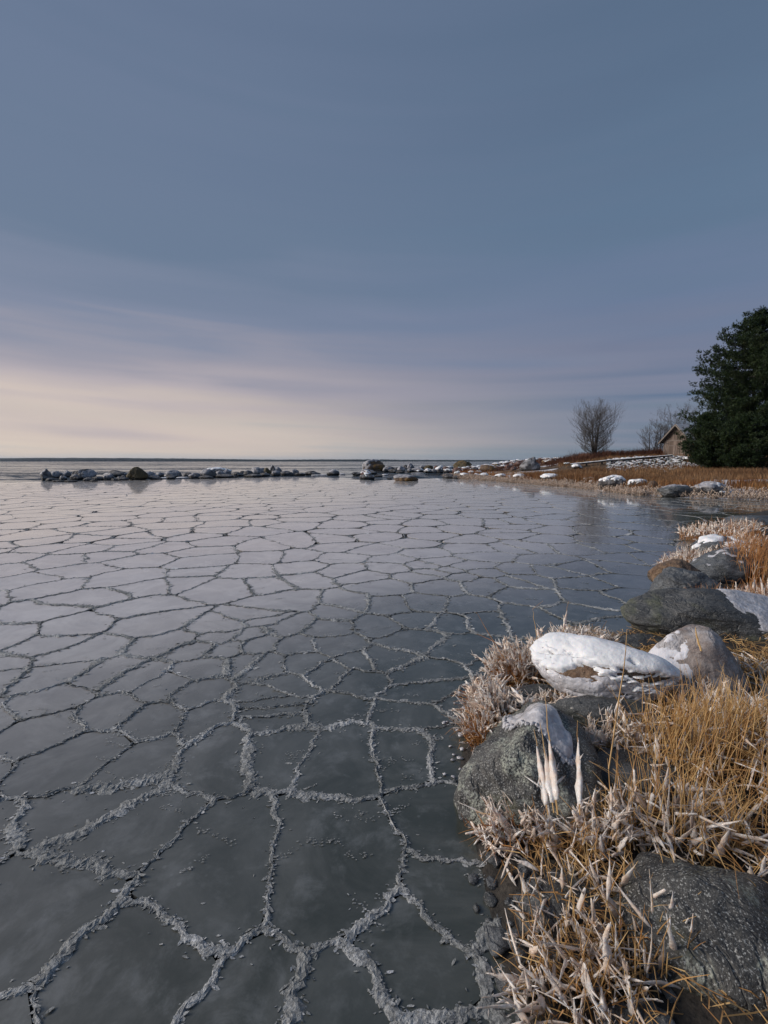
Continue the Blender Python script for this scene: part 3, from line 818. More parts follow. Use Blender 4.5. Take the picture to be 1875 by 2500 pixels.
REEF = [
 (911, 1150, 57, 29, 'far_ochre', None, (.42, 1.3, .06, (-1.1, 0, 0)), 'huge ochre boulder with ice on its left slope, biggest of the reef'),
 (900, 1158, 42, 11, 'far_dark', None, (.5, 1.4, .07), 'ice plated stone in front of the huge ochre boulder'),
 (871, 1160, 26, 8, 'far_dark', None, None, 'low dark stone at the far left of the reef'),
 (897, 1170, 38, 14, 'far_dark', (.62, .05), None, 'dark squat rock with a snow edge nearest in front of the ochre boulder'),
 (893, 1162, 26, 12, 'far_red', (.35, .06), None, 'reddish snow dusted rock sitting on the dark squat rock'),
 (924, 1164, 24, 4, 'far_dark', None, None, 'thin flat stone awash right of the dark squat rock'),
 (951, 1170, 14, 3, 'far_dark', None, None, 'tiny stone just above the water left of the flat wedge rock'),
 (992, 1175, 60, 15, 'far_ochre', (.8, .04), (.55, 1.3, .05, (-.3, 0, .1)), 'flat brown wedge rock with iced top alone in the bay'),
 (946, 1152, 24, 13, 'far_grey', None, (.2, 1.4, .07), 'white iced stone at the right foot of the huge ochre boulder'),
 (953, 1144, 24, 7, 'far_dark', None, None, 'dark slab behind the white iced stone beside the ochre boulder'),
 (960, 1154, 24, 9, 'far_dark', None, None, 'dark stone second to the right of the huge ochre boulder'),
 (980, 1151, 22, 12, 'far_grey', None, (.3, 1.4, .06), 'ice topped stone between the dark stone and the white tooth'),
 (971, 1149, 16, 8, 'far_dark', None, None, 'small dark stone wedged behind the ice topped stone'),
 (990, 1145, 14, 11, 'far_dark', None, None, 'dark pointed stone just left of the white tooth'),
 (1003, 1146, 17, 15, 'far_grey', None, (.0, 1.6, .09), 'bright white iced tooth, the tallest stone right of the ochre boulder'),
 (978, 1155, 22, 5, 'far_dark', None, None, 'low flat stone at the water below the ice topped stone'),
 (1000, 1153, 14, 10, 'far_dark', None, (.5, 1.3, .05), 'small rounded stone below the white tooth'),
 (1021, 1153, 36, 11, 'far_dark', (.7, .06), (.6, 1.4, .05), 'wide ice topped block right of the white tooth'),
 (1031, 1144, 18, 9, 'far_grey', None, (.0, 1.5, .07), 'white lump behind the wide ice topped block'),
 (1047, 1147, 24, 11, 'far_olive', None, None, 'bare brown rounded stone with no ice in the reef'),
 (1045, 1155, 24, 10, 'far_dark', (.35, .08), None, 'snowy pyramid stone below the bare brown stone'),
 (1060, 1155, 14, 10, 'far_grey', None, (.3, 1.4, .07), 'small icy stone left of the tall snow heap'),
 (1074, 1155, 22, 17, 'far_dark', (.2, .10), None, 'tall stone heaped with snow left of the headland tip'),
 (1067, 1146, 14, 9, 'far_red', None, None, 'small rusty stone peeping behind the tall snow heap'),
 (1090, 1147, 22, 8, 'far_red', None, None, 'low rusty stone behind right of the tall snow heap'),
 (1098, 1142, 20, 7, 'far_grey', (.2, .1), None, 'flat snow covered stone far behind at the headland tip'),
 (1095, 1154, 26, 9, 'far_dark', (.5, .07), None, 'stone with hanging ice fringe touching the headland tip'),
]
HG = 'boulders on the headland'
HEAD = [
 (1132, 1144, 44, 21, 'far_olive', (.92, .04), None, 'big olive boulder with two humps on the headland tip'),
 (1119, 1155, 32, 14, 'far_red', None, None, 'rusty red boulder below the big olive boulder'),
 (1195, 1151, 42, 17, 'far_ochre', None, None, 'broad reddish brown boulder in the grass right of the olive boulder'),
 (1160, 1150, 20, 9, 'far_dark', None, None, 'grey stone half way from the red to the broad reddish boulder'),
 (1217, 1141, 18, 8, 'far_olive', None, None, 'small olive stone behind the broad reddish boulder'),
 (1241, 1144, 14, 9, 'far_red', None, None, 'small red stone right of the small olive stone'),
 (1254, 1149, 16, 11, 'far_red', (.8, .05), None, 'reddish upright stone at the left foot of the slanting grey rock'),
 (1271, 1137, 30, 14, 'far_red', (.85, .05), None, 'red boulder behind the slanting grey rock'),
 (1297, 1150, 54, 33, 'far_grey', (.93, .03), None, 'tall slanting grey rock with its peak to the right'),
 (1347, 1131, 38, 12, 'far_ochre', (.75, .05), None, 'low reddish boulder dusted with snow right of the slanting rock'),
 (1097, 1168, 28, 13, 'far_dark', None, None, 'dark slaty boulder at the water, outermost of the headland'),
 (1114, 1169, 16, 9, 'far_dark', None, None, 'dark stone right beside the outermost slaty boulder'),
 (1117, 1161, 16, 10, 'far_grey', (.35, .06), None, 'snowy lump above the outermost slaty boulder'),
 (1135, 1164, 24, 7, 'far_grey', (.35, .07), None, 'flat snow covered stone second in from the outermost boulder'),
 (1151, 1159, 16, 9, 'far_red', (.6, .05), None, 'small rusty stone with snow behind the shore stones'),
 (1183, 1165, 22, 8, 'far_grey', (.2, .07), None, 'snow capped shore stone below the broad reddish boulder'),
 (1165, 1162, 12, 5, 'far_grey', (.2, .06), None, 'little snow capped shore stone left of its larger fellow'),
 (1224, 1167, 26, 8, 'far_grey', (.15, .07), None, 'snow capped shore stone, first left of the large domed one'),
 (1273, 1168, 33, 9, 'far_grey', (.05, .08), None, 'domed shore stone fully covered in snow below the slanting rock'),
 (1347, 1172, 41, 13, 'far_dark', (.2, .08), None, 'wide snow capped stone with dark front in the shore grass'),
 (1412, 1145, 24, 9, 'far_grey', (.1, .07), None, 'snow domed stone under the snowy timber beam'),
 (1444, 1174, 26, 7, 'far_grey', (.1, .06), None, 'low snow capped slab left of the big dark shore boulder'),
 (1452, 1178, 20, 5, 'far_grey', (.2, .06), None, 'smallest snow slab in front of the low snow capped slab'),
 (1504, 1192, 60, 30, 'far_dark', (.50, .08, (-.2, 0, 0)), None, 'big dark shore boulder with slanting snow top among the grass'),
 (1564, 1189, 44, 17, 'far_grey', (.35, .06, (-.2, 0, 0)), None, 'tilted snowy slab right of the big dark shore boulder'),
 (1597, 1196, 22, 22, 'far_ochre', (.93, .04), None, 'upright brown rock with a white spot right of the tilted slab'),
 (1662, 1214, 96, 24, 'rock_slate', None, (.75, 1.4, .04), 'long low pale frosted rock at the headland waterline'),
 (1752, 1214, 84, 28, 'far_dark', (.72, .06, (.35, 0, 0)), (.45, 1.4, .04), 'rounded rock with a snow streak at the right edge of the headland'),
 (1683, 1127, 20, 9, 'far_dark', (.55, .06), None, 'flat stone with snow beside the shed'),
 (1385, 1136, 16, 7, 'far_dark', (.6, .06), None, 'dark snow topped stone at the left end of the timber beam'),
 (1310, 1141, 16, 6, 'far_red', (.6, .05), None, 'low rusty stone right under the slanting grey rock'),
 (1178, 1146, 12, 6, 'far_red', (.5, .06), None, 'tiny rusty stone left of the broad reddish boulder'),
 (1170, 1155, 18, 5, 'far_grey', (.2, .06), None, 'flat snow patch stone behind the shore stones'),
]
def place_far(lst, group, fn, seed0, names='boulder'):
    out = []
    for k, (u, v, w, h, mat, sn, cr, lab) in enumerate(lst):
        p = hit(u, v, fn); s = px_scale(p)
        a = w * s * .5; H = h * s
        flat = H / (2 * a)
        b = a * random.uniform(.75, 1.05)
        seed = seed0 + k
        peak = None; tilt = (0, 0); nf = 8; rz = random.uniform(-.5, .5)
        if 'peaked' in lab or 'peak,' in lab or 'pointed' in lab or 'tooth' in lab: peak = (-.05, 0, .42)
        if 'slanting grey' in lab: peak = (.52, 0, .35); rz = 0; nf = 13
        if 'huge ochre' in lab: peak = (.12, 0, -.04); rz = 0; nf = 12; tilt = (0, .12)
        if 'wedge' in lab: tilt = (0, .10); rz = 0
        if 'sloping' in lab: tilt = (0, .22); rz = 0
        p = p + np.array([0, b * .75, 0])
        z = float(max(fn(p[0:1], p[1:2])[0], -.05)); z = min(z, p[2] + .12)
        # size[2] so that visible height above ground is H: centre at .45c, top at 1.45c
        o = rock(lab, (p[0], p[1], z), (a * 1.04, b, H / 1.42), seed, mat, sub=5 if w > 40 else 4, nf=nf, rough=.13, tilt=tilt, rz=rz, peak=peak, snow=sn, crust=cr, group=group, name=names)
        out.append(o)
    return out
zero = lambda x, y: np.zeros(np.shape(x))
jet = place_far(JET, JG, zero, 100)
reef = place_far(REEF, CG, zero, 300)
head = place_far(HEAD, HG, pen_z, 500)
# icicles under the large dark boulder
o = jet[7]; s = px_scale(o.location)
icicles(o, [((i - 9) * 1.7 * s * .9, -0.93 * 27 * s * .98 + .004 * (i - 9) ** 2, .42 + random.uniform(-.03, .03)) for i in range(19)], 0, .18, .36, .02, M['crust'])
# snow lying on the ice ledge between the breakwater stones
def slab_of_snow(u, v, w, d, lab):
    p = P(u, v); s = px_scale(p); V, F = ico(3); V = V.copy()
    V = V * (1 + .25 * nz3(V, 1.5, u, 3))[:, None] * np.array([w * s / 2, d, .09]); V[:, 2] = np.maximum(V[:, 2], -.04)
    o = mesh_np('ice_ledge', V, F, M['snow_thin'], smooth=True); o.location = (p[0], p[1] + d, 0.02)
    tag(o, lab, 'ice', 'snowy ice ledges between the stones')
slab_of_snow(395, 1168, 34, .6, 'snowy ice ledge right of the sloping iced slab')
slab_of_snow(441, 1167, 30, .6, 'snowy ice ledge in the gap right of the mushroom like boulder')
slab_of_snow(778, 1161, 40, .8, 'long thin snowy ledge near the end of the left breakwater')
slab_of_snow(833, 1158, 18, .5, 'small snowy ledge after the last stone of the left breakwater')
slab_of_snow(1022, 1156, 34, .6, 'snowy ice ledge at the water below the wide ice topped block')
slab_of_snow(940, 1160, 16, .5, 'tiny snowy ledge right of the huge ochre boulder')

# rubble of the headland's back shore and of the snowy slope below the shed
def rubble(name, pts, s0, s1, mats, seed):
    VV = []; FF = []; R_ = []; o = 0; Vi, Fi = ico(2)
    SV = []; SF = []; so = 0
    for k, (x, y, z) in enumerate(pts):
        a = random.uniform(s0, s1); q = Vi * (1 + .22 * (RNG.random(len(Vi))[:, None] - .5)) * np.array([a, a * random.uniform(.7, 1.1), a * random.uniform(.4, .65)])
        an = random.random() * 6.28; c, s = math.cos(an), math.sin(an); q = q @ np.array([[c, -s, 0], [s, c, 0], [0, 0, 1]]).T
        VV.append(q + np.array([x, y, z])); FF.append(Fi + o); o += len(Vi); R_.append(np.full(len(Vi), random.random()))
        top = q.copy(); N = vnormals(q, Fi); m = N[Fi][:, :, 2].mean(1) > (.5 if random.random() < .6 else .86)
        SV.append(q + N * .022 + np.array([x, y, z])); SF.append(Fi[m] + so); so += len(Vi)
    a_ = mesh_np(name, np.concatenate(VV), np.concatenate(FF), M[mats], np.concatenate(R_), smooth=True)
    tag(a_, kind='stuff')
    b_ = mesh_np('snow_cap', np.concatenate(SV), np.concatenate(SF), M['snow'], smooth=True, parent=a_); tag(b_, kind='stuff')
    return a_
pts = []
while len(pts) < 230:
    x, y = random.uniform(12, 40), random.uniform(72, 99)
    if sdist(np.array([x]), np.array([y]), PEN)[0] > -1 and x / y < .47: pts.append((x, y, float(pen_z(np.array([x]), np.array([y]))[0]) + .05))
tag(rubble('shore_rubble', pts, .25, .8, 'far_red', 1), 'mixed rusty and snowy stones on the back shore of the headland', 'stones')
pts = []
while len(pts) < 950:
    u = random.uniform(1478, 1668); vv = random.uniform(0, 1)
    x0 = (u - 937.5) / FPX; y = 47 + 6.5 * vv; x = x0 * y
    pts.append((x, y, float(pen_z(np.array([x]), np.array([y]))[0]) + .02))
tag(rubble('slope_rubble', pts, .07, .24, 'far_dark', 2), 'snow covered rubble slope below the wooden shed', 'stones')

# ------------------------------------------------------------------ grass of the headland
def blades(n, sampler, fn, h0, h1, w, mat, name, label, lean=.35, cat='grass', seg=2, patch=None, tip=.5):
    xs, ys = sampler(n * 2)
    z = fn(xs, ys); k = (z > .03); xs, ys, z = xs[k][:n], ys[k][:n], z[k][:n]; n = len(xs)
    if patch is not None:
        dens = patch(xs, ys); k = RNG.random(n) < dens; xs, ys, z = xs[k], ys[k], z[k]; n = len(xs)
    h = RNG.uniform(h0, h1, n) * (.75 + .5 * (vnoise(xs, ys, .35, 77) + .5)); az = RNG.uniform(0, 2 * np.pi, n); ln = lean * RNG.random(n) * h
    wx = w * RNG.uniform(.6, 1.4, n); pa = RNG.uniform(-.6, .6, n); cx, cy = np.cos(pa) * wx, np.sin(pa) * wx
    V = np.zeros((n, 5, 3)); mx_, my_ = xs + np.cos(az) * ln * .35, ys + np.sin(az) * ln * .35; tx, ty = xs + np.cos(az) * ln, ys + np.sin(az) * ln
    V[:, 0] = np.stack([xs - cx, ys - cy, z - .03], 1); V[:, 1] = np.stack([xs + cx, ys + cy, z - .03], 1)
    V[:, 2] = np.stack([mx_ - cx * .8, my_ - cy * .8, z + h * .55], 1); V[:, 3] = np.stack([mx_ + cx * .8, my_ + cy * .8, z + h * .55], 1)
    V[:, 4] = np.stack([tx, ty, z + h * (1 - .25 * ln / np.maximum(h, .01))], 1)
    b = np.arange(n)[:, None] * 5
    F = np.concatenate([b + np.array([[0, 1, 3]]), b + np.array([[0, 3, 2]]), b + np.array([[2, 3, 4]])])
    rn = np.repeat(np.clip(RNG.random(n) * .4 + .9 * (vnoise(xs * .6, ys * 1.6, .35, 78) + .5) - .15, 0, 1), 5)
    o = mesh_np(name, V.reshape(-1, 3), F, mat, rn); tag(o, label, cat, None, 'stuff'); return o
def front_sampler(d0, d1):
    pl = np.array(PEN[:17])
    def f(n):
        seg = RNG.integers(0, len(pl) - 1, n * 3); L = np.hypot(*(pl[1:] - pl[:-1]).T)
        seg = RNG.choice(len(pl) - 1, n, p=L / L.sum()); t = RNG.random(n)
        p = pl[seg] + (pl[seg + 1] - pl[seg]) * t[:, None]; d = RNG.uniform(d0, d1, n)
        e = pl[seg + 1] - pl[seg]; e = e / np.hypot(e[:, 0], e[:, 1])[:, None]
        return p[:, 0] - e[:, 1] * d, p[:, 1] + e[:, 0] * d
    return f
def view_sampler(u0, u1, y0, y1):
    def f(n):
        y = RNG.uniform(y0 ** .5, y1 ** .5, n) ** 2; u = RNG.uniform(u0, u1, n); return (u - 937.5) / FPX * y, y
    return f
def snow_gap(x, y): return np.clip(1.1 - 6.5 * np.maximum(0, vnoise(x * .35, y * 1.3, .5, 91) - .06) - 1.0 * (sdist(x, y, PEN) < .8), .02, 1)
blades(42000, view_sampler(1120, 1900, 22, 49), pen_z, .22, .62, .013, M['field'], 'grass', 'dry golden brown grass covering the headland', patch=snow_gap)
blades(14000, view_sampler(1360, 1900, 46, 60), pen_z, .2, .5, .016, M['field'], 'grass', 'thin dry grass on the slope and around the shed', patch=lambda x, y: np.where((x / y < .66) & (y > 46.5) & (y < 53), .1, .8))
blades(16000, front_sampler(.5, 3.5), pen_z, .25, .6, .012, M['straw_red'], 'grass', 'taller rusty grass just behind the iced shore fringe', patch=lambda x, y: np.clip(.5 + 2 * vnoise(x, y, .3, 95), .1, 1))
blades(11000, view_sampler(1330, 1625, 56, 66), pen_z, .5, 1.15, .02, M['brush'], 'reddish_brush', 'reddish brown brush on the ridge left of the shed', lean=.5, cat='bushes', patch=lambda x, y: sstep(x / y, .36, .50) * .9 + .1)
blades(7000, view_sampler(1130, 1400, 62, 85), pen_z, .2, .5, .02, M['brush'], 'low_brush', 'low rusty brush among the boulders of the headland', lean=.5, cat='bushes')
# iced, bent grass along the waterline
def iced_fringe():
    mb = MB(); xs, ys = front_sampler(-.3, .8)(9500)
    for x, y in zip(xs, ys):
        if y > 60: continue
        z = max(0, float(pen_z(np.array([x]), np.array([y]))[0])); L = random.uniform(.15, .5); a = random.gauss(-1.9, .9)
        hgt = random.uniform(.3, .9); d = Vector((math.cos(a), math.sin(a), 0))
        p0 = Vector((x, y, z)); p1 = p0 + d * L * .35 + Vector((0, 0, L * hgt)); p2 = p0 + d * L * .9 + Vector((0, 0, L * hgt * .6)); r = random.uniform(.010, .026)
        mb.tube([p0, p1, p2], [r * .7, r, r * .3], 4, random.random())
    tag(build('iced_grass_fringe', mb, M['iced_far']), 'pale frozen bent grass fringe along the headland waterline', 'frozen grass', None, 'stuff')
iced_fringe()

# ------------------------------------------------------------------ snowy timber beam
def beam():
    a = hit(1392, 1142, pen_z); b = hit(1480, 1133, pen_z); c = hit(1640, 1120, pen_z)
    for p, q, lab in ((a, b, 'long timber beam with snow on top leading up from the rocks'), (b, c, 'upper timber beam under snow reaching towards the shed')):
        mid = (p + q) / 2; d = q - p; L = float(np.linalg.norm(d[:2])); an = math.atan2(d[1], d[0]); pt = math.atan2(d[2], L)
        up = .34
        mb = MB(); mb.box((0, 0, 0), (L, .3, .16))
        o = build('timber_beam', mb, M['bark']); o.location = (mid[0], mid[1], mid[2] + up); o.rotation_euler = (0, -pt, an)
        ms = MB(); n = 24
        for i in range(n + 1):
            x = -L / 2 + L * i / n
            for yy, zz in ((-.16, .082), (-.12, .12), (0, .135), (.12, .12), (.16, .082)):
                ms.v.append((x, yy + random.uniform(-.01, .01), zz + random.uniform(-.012, .012))); ms.r.append(.5)
        ms.f = [(i * 5 + j, (i + 1) * 5 + j, (i + 1) * 5 + j + 1, i * 5 + j + 1) for i in range(n) for j in range(4)]
        sn = build('snow_cover', ms, M['snow'], o, smooth=True)
        for t in (-.42, -.05, .38):
            mp = MB(); mp.box((L * t, 0, -.27), (.14, .22, .38)); build('support', mp, M['bark'], o)
        tag(o, lab, 'beam', 'snowy timber beams')
beam()

# ------------------------------------------------------------------ shed
def wood(name, c1, c2, c3):
    m = Mt(name); g = m.mapv((9, 9, .5)); r = m.rnd()
    c = m.mix(m.mr(m.noise(3, 5, .65, .3, g), .35, .65), c1, c2)
    c = m.mix(m.mr(r, 0, 1, 0, .95, False), c, c3)
    m.set('Base Color', c); m.set('Roughness', .85); m.bump(m.noise(8, 4, .6, 0, g), .01); return m.m
def shed():
    MW = wood('grey_boards', (.17, .125, .10), (.31, .24, .20), (.11, .078, .062)); MR = wood('red_boards', (.15, .05, .03), (.22, .09, .055), (.10, .035, .02))
    MT = wood('trim_boards', (.19, .155, .135), (.28, .245, .22), (.16, .13, .11)); MF = wood('roof_boards', (.13, .12, .125), (.24, .23, .235), (.1, .1, .1))
    Y = 55.0; base = np.array([(1646 - 937.5) / FPX * Y, Y, 0]); base[2] = CAM_H + (1126 - 1117) / FPX * Y - .0
    # local frame: facade in the plane y=0 facing -y, depth to +y
    sh = empty('wooden_shed', tuple(base), R(-70)); tag(sh, 'weathered wooden boathouse with plank gable door and pitched roof beside the pine', 'shed')
    Wd, Hw, Hr, Dp = 3.3, 2.15, 3.85, 5.2
    def bld(name, mb, mat, par=sh): return build(name, mb, mat, par)
    def gable_h(x): return Hw + (Hr - Hw) * (1 - abs(x) / (Wd / 2))
    fr = MB(); x = -Wd / 2
    while x < Wd / 2 - .02:
        w = random.uniform(.14, .21); x1 = min(x + w, Wd / 2); d = random.uniform(0, .03)
        if not (-1.38 < (x + x1) / 2 < .82): lo = -.3
        else: lo = 2.02
        hl, hr = gable_h(x) - .02, gable_h(x1) - .02; g = .02
        vs = [(x + g, -d - .03, lo), (x1 - g, -d - .03, lo), (x1 - g, -d - .03, hr), (x + g, -d - .03, hl), (x + g, 0, lo), (x1 - g, 0, lo), (x1 - g, 0, hr), (x + g, 0, hl)]
        if hl > lo + .05 or hr > lo + .05: fr.add(vs, [(0, 1, 2, 3), (1, 5, 6, 2), (5, 4, 7, 6), (4, 0, 3, 7), (3, 2, 6, 7)], random.random())
        x = x1
    bld('front_wall', fr, MW)
    core = MB(); h = Wd / 2 - .02
    core.add([(-h, .02, -.3), (h, .02, -.3), (h, Dp, -.3), (-h, Dp, -.3), (-h, .02, Hw - .03), (h, .02, Hw - .03), (h, Dp, Hw - .03), (-h, Dp, Hw - .03), (0, .02, Hr - .06), (0, Dp, Hr - .06)],
             [(0, 1, 5, 8, 4), (1, 2, 6, 5), (2, 3, 7, 9, 6), (3, 0, 4, 7), (4, 8, 9, 7), (8, 5, 6, 9)])
    bld('wall_lining', core, M['bark'])
    for sgn, nm in ((1, 'side_wall'), (-1, 'side_wall')):
        mb = MB(); y = 0.0
        while y < Dp:
            w = random.uniform(.12, .18); d = random.uniform(0, .02)
            mb.box((sgn * (Wd / 2 + .015 + d / 2), y + w / 2, (Hw - .3) / 2), (.03 + d, w - .02, Hw + .26), 0, random.random()); y += w
        bld(nm, mb, MR)
    dr = MB(); x = -1.36
    while x < .80:
        w = .155; dr.box((x + w / 2, -.05, 1.0), (w - .018, .04, 2.0), 0, random.random()); x += w
    door = bld('door', dr, MW)
    for a, b, c, s in ((-.28, -.09, 2.03, (2.3, .05, .09)), (-1.40, -.085, 1.0, (.09, .06, 2.05)), (.84, -.085, 1.0, (.09, .06, 2.05))):
        mb = MB(); mb.box((a, b, c), s); bld('door_frame', mb, MT, door)
    wk = MB(); wk.box((-.62, -.085, 1.42), (.9, .03, .07)); wk.box((-1.05, -.085, .7), (.05, .03, 1.4)); wk.box((-.2, -.085, .7), (.05, .03, 1.4)); bld('wicket_door', wk, MT, door)
    for z in (.45, 1.7):
        mb = MB(); mb.box((-1.2, -.08, z), (.4, .02, .06)); bld('hinge', mb, M['bark'], door)
    # corner boards and roof
    for sx in (-1, 1):
        mb = MB(); mb.box((sx * (Wd / 2 + .01), -.06, (Hw - .3) / 2), (.11, .06, Hw + .28)); bld('corner_board', mb, MT)
        mb = MB(); L = Dp + .9; k = 18
        for i in range(k):
            y0 = -.55 + L * i / k; y1 = -.55 + L * (i + 1) / k - .02; e = .42; t = .05 + .012 * (i % 2)
            sl = (Hr - Hw) / (Wd / 2); x1 = Wd / 2 + e; z1 = Hw - e * sl
            xo = sx * x1
            vs = [(sx * .0, y0, Hr + .04), (xo, y0, z1 + .04), (xo, y1, z1 + .04), (0, y1, Hr + .04), (0, y0, Hr + .04 + t), (xo, y0, z1 + .04 + t), (xo, y1, z1 + .04 + t), (0, y1, Hr + .04 + t)]
            mb.add(vs, [(0, 1, 2, 3), (4, 7, 6, 5), (0, 4, 5, 1), (1, 5, 6, 2), (2, 6, 7, 3)], random.random())
        roof = bld('roof', mb, MF)
        bb = MB(); e = .44; x1 = sx * (Wd / 2 + e); z1 = Hw - e * (Hr - Hw) / (Wd / 2)
        vs = [(0, -.60, Hr - .08), (x1, -.60, z1 - .08), (x1, -.60, z1 + .13), (0, -.60, Hr + .13), (0, -.556, Hr - .08), (x1, -.556, z1 - .08), (x1, -.556, z1 + .13), (0, -.556, Hr + .13)]
        bb.add(vs, [(0, 1, 2, 3), (7, 6, 5, 4), (0, 4, 5, 1), (3, 2, 6, 7), (1, 5, 6, 2)]); bld('bargeboard', bb, MT, roof)
    sn = MB(); sl = (Hr - Hw) / (Wd / 2); x1 = Wd / 2 + .40; z1 = Hw - .4 * sl
    sn.add([(0.02, -.5, Hr + .12), (x1, -.5, z1 + .12), (x1, Dp + .3, z1 + .12), (0.02, Dp + .3, Hr + .12), (0.02, -.5, Hr + .15), (x1, -.5, z1 + .14), (x1, Dp + .3, z1 + .14), (0.02, Dp + .3, Hr + .15)], [(4, 5, 6, 7), (0, 1, 5, 4), (1, 2, 6, 5), (2, 3, 7, 6)])
    bld('roof_snow', sn, M['snow_thin'])
    st = MB(); st.box((0, Dp / 2, -.35), (Wd + .2, Dp + .2, .5)); bld('stone_footing', st, M['far_grey'])
shed()

# ------------------------------------------------------------------ trees
def bare_tree(loc, H, spread, stems, seed, label, name='bare_tree', lean0=.18, tw=1.0, r0=.07, bushy=1.0):
    random.seed(seed); root = empty(name, loc); tag(root, label, 'tree')
    tw_ = MB(); L = Vector(loc)
    def limb(p, d, ln, r, depth):
        pts = [p]; q = p.copy(); dd = d.copy(); n = 5
        for i in range(n):
            dd = (dd + Vector((random.gauss(0, .10), random.gauss(0, .10), .07 + .05 * depth))).normalized(); q = q + dd * ln / n; pts.append(q.copy())
        rad = [r * (1 - .75 * i / n) for i in range(n + 1)]
        tw_.tube(pts, rad, 4 if depth < 2 else 3, random.random(), cap=False)
        if depth >= 3: return
        k = int({0: 7, 1: 6, 2: 5}[depth] * bushy)
        for i in range(k):
            t = random.uniform(.25, 1); j = min(n - 1, int(t * n)); s = pts[j] + (pts[j + 1] - pts[j]) * (t * n - j)
            side = Vector((random.gauss(0, 1), random.gauss(0, 1), random.gauss(.3, .4))).normalized()
            nd = (dd * .55 + side * .75).normalized()
            limb(s, nd, ln * random.uniform(.36, .55), r * .5, depth + 1)
    for k in range(stems):
        a = 2 * math.pi * k / stems + random.uniform(-.4, .4); ln = H * random.uniform(.82, 1) ; le = lean0 * random.uniform(.3, 1.25)
        d = Vector((math.cos(a) * le, math.sin(a) * le, 1)).normalized(); q = Vector(loc) + Vector((math.cos(a) * .25, math.sin(a) * .25, -.2)) * (.6 if stems > 1 else 0)
        pts = [q.copy()]; n = 9
        for i in range(n):
            d = (d + Vector((random.gauss(0, .035), random.gauss(0, .035), .01))).normalized(); q = q + d * ln / n; pts.append(q.copy())
        rad = [max(.012, r0 * (1 - .85 * i / n)) for i in range(n + 1)]
        mb = MB(); mb.tube(pts, rad, 7); build('trunk', mb, M['bark'], None if False else root).matrix_parent_inverse = root.matrix_world.inverted()
        root_children.append(1)
        nb = int(15 * bushy)
        for i in range(nb):
            t = .09 + .91 * (i + random.random()) / nb; j = min(n - 1, int(t * n)); s = pts[j] + (pts[j + 1] - pts[j]) * (t * n - j)
            b = a + random.gauss(0, 1.0) if stems > 1 else random.random() * 6.28
            nd = Vector((math.cos(b), math.sin(b), random.uniform(.02, .5))).normalized()
            env = (.62 + .38 * math.sin(math.pi * min(1, .05 + t * .8)))
            limb(s, nd, spread * random.uniform(.42, .75) * env, r0 * .22 * (1.1 - t * .6), 1)
        limb(pts[-1], d, spread * .35, r0 * .15, 1)
    crown = build('crown', tw_, M['bark'], root); crown.matrix_parent_inverse = root.matrix_world.inverted()
root_children = []
def at(u, Y, fn=pen_z):
    x = (u - 937.5) / FPX * Y; return (x, Y, float(fn(np.array([x]), np.array([Y]))[0]))
bpy.context.view_layer.update()
def fixroots(fnc, *a, **k):
    # parts are given in world coordinates: the empty's matrix has to be current
    return fnc(*a, **k)
_old_empty = empty
def empty(name, loc, rz=0):
    o = _old_empty(name, loc, rz); bpy.context.view_layer.update(); return o
bare_tree(at(1447, 60), 6.4, 4.0, 9, 3, 'bare many stemmed alder standing alone on the headland ridge', lean0=.11, r0=.11, bushy=1.35)
bare_tree(at(1395, 62), 1.9, 1.0, 3, 4, 'small leafless sapling left of the lone alder', name='sapling', r0=.018, bushy=.6)
bare_tree(at(1585, 64), 4.2, 2.3, 2, 5, 'smaller thin bare tree left behind the shed', r0=.10, lean0=.15, bushy=1.6)
bare_tree(at(1612, 63), 5.0, 2.4, 2, 9, 'bare tree rising straight behind the left eave of the shed', r0=.10, lean0=.12, bushy=1.6)
bare_tree(at(1645, 66), 6.6, 3.4, 4, 6, 'taller bare tree behind the shed roof next to the pine', r0=.11, lean0=.22, bushy=1.4)

def bush(loc, r, h, seed, label):
    random.seed(seed); mb = MB(); c = Vector(loc)
    for _ in range(260):
        a = random.random() * 6.28; e = random.uniform(.2, 1); d = Vector((math.cos(a) * (1 - e * .6), math.sin(a) * (1 - e * .6), e)).normalized(); q = c + Vector((random.gauss(0, r * .3), random.gauss(0, r * .3), 0))
        L = h * random.uniform(.5, 1.1); p1 = q + d * L * .5; p2 = q + d * L + Vector((random.gauss(0, .15), random.gauss(0, .15), .1))
        mb.tube([q, p1, p2], [.016, .012, .004], 3, random.random(), cap=False)
        for k in range(4):
            s = q + (p2 - q) * random.uniform(.4, 1); mb.tube([s, s + Vector((random.gauss(0, .16), random.gauss(0, .16), random.uniform(.05, .3)))], [.009, .003], 3, random.random(), cap=False)
    tag(build('bush', mb, M['brush'], None, loc), label, 'bush', 'reddish leafless bushes on the ridge')
for k, (u, Y, r, h, lab) in enumerate([(1425, 59, 1.0, .9, 'low rusty bush at the foot of the lone alder'), (1478, 59, 1.2, 1.2, 'rusty bush just right of the lone alder'), (1515, 59, 1.3, 1.1, 'reddish bush half way between the lone alder and the shed'), (1553, 60, 1.3, 1.4, 'tallest reddish bush left of the thin bare tree'), (1590, 60, 1.2, 1.4, 'reddish bush below the thin bare tree'), (1610, 59, 1.0, 1.2, 'dark reddish bush against the left wall of the shed')]):
    bush(at(u, Y), r, h, 40 + k, lab)

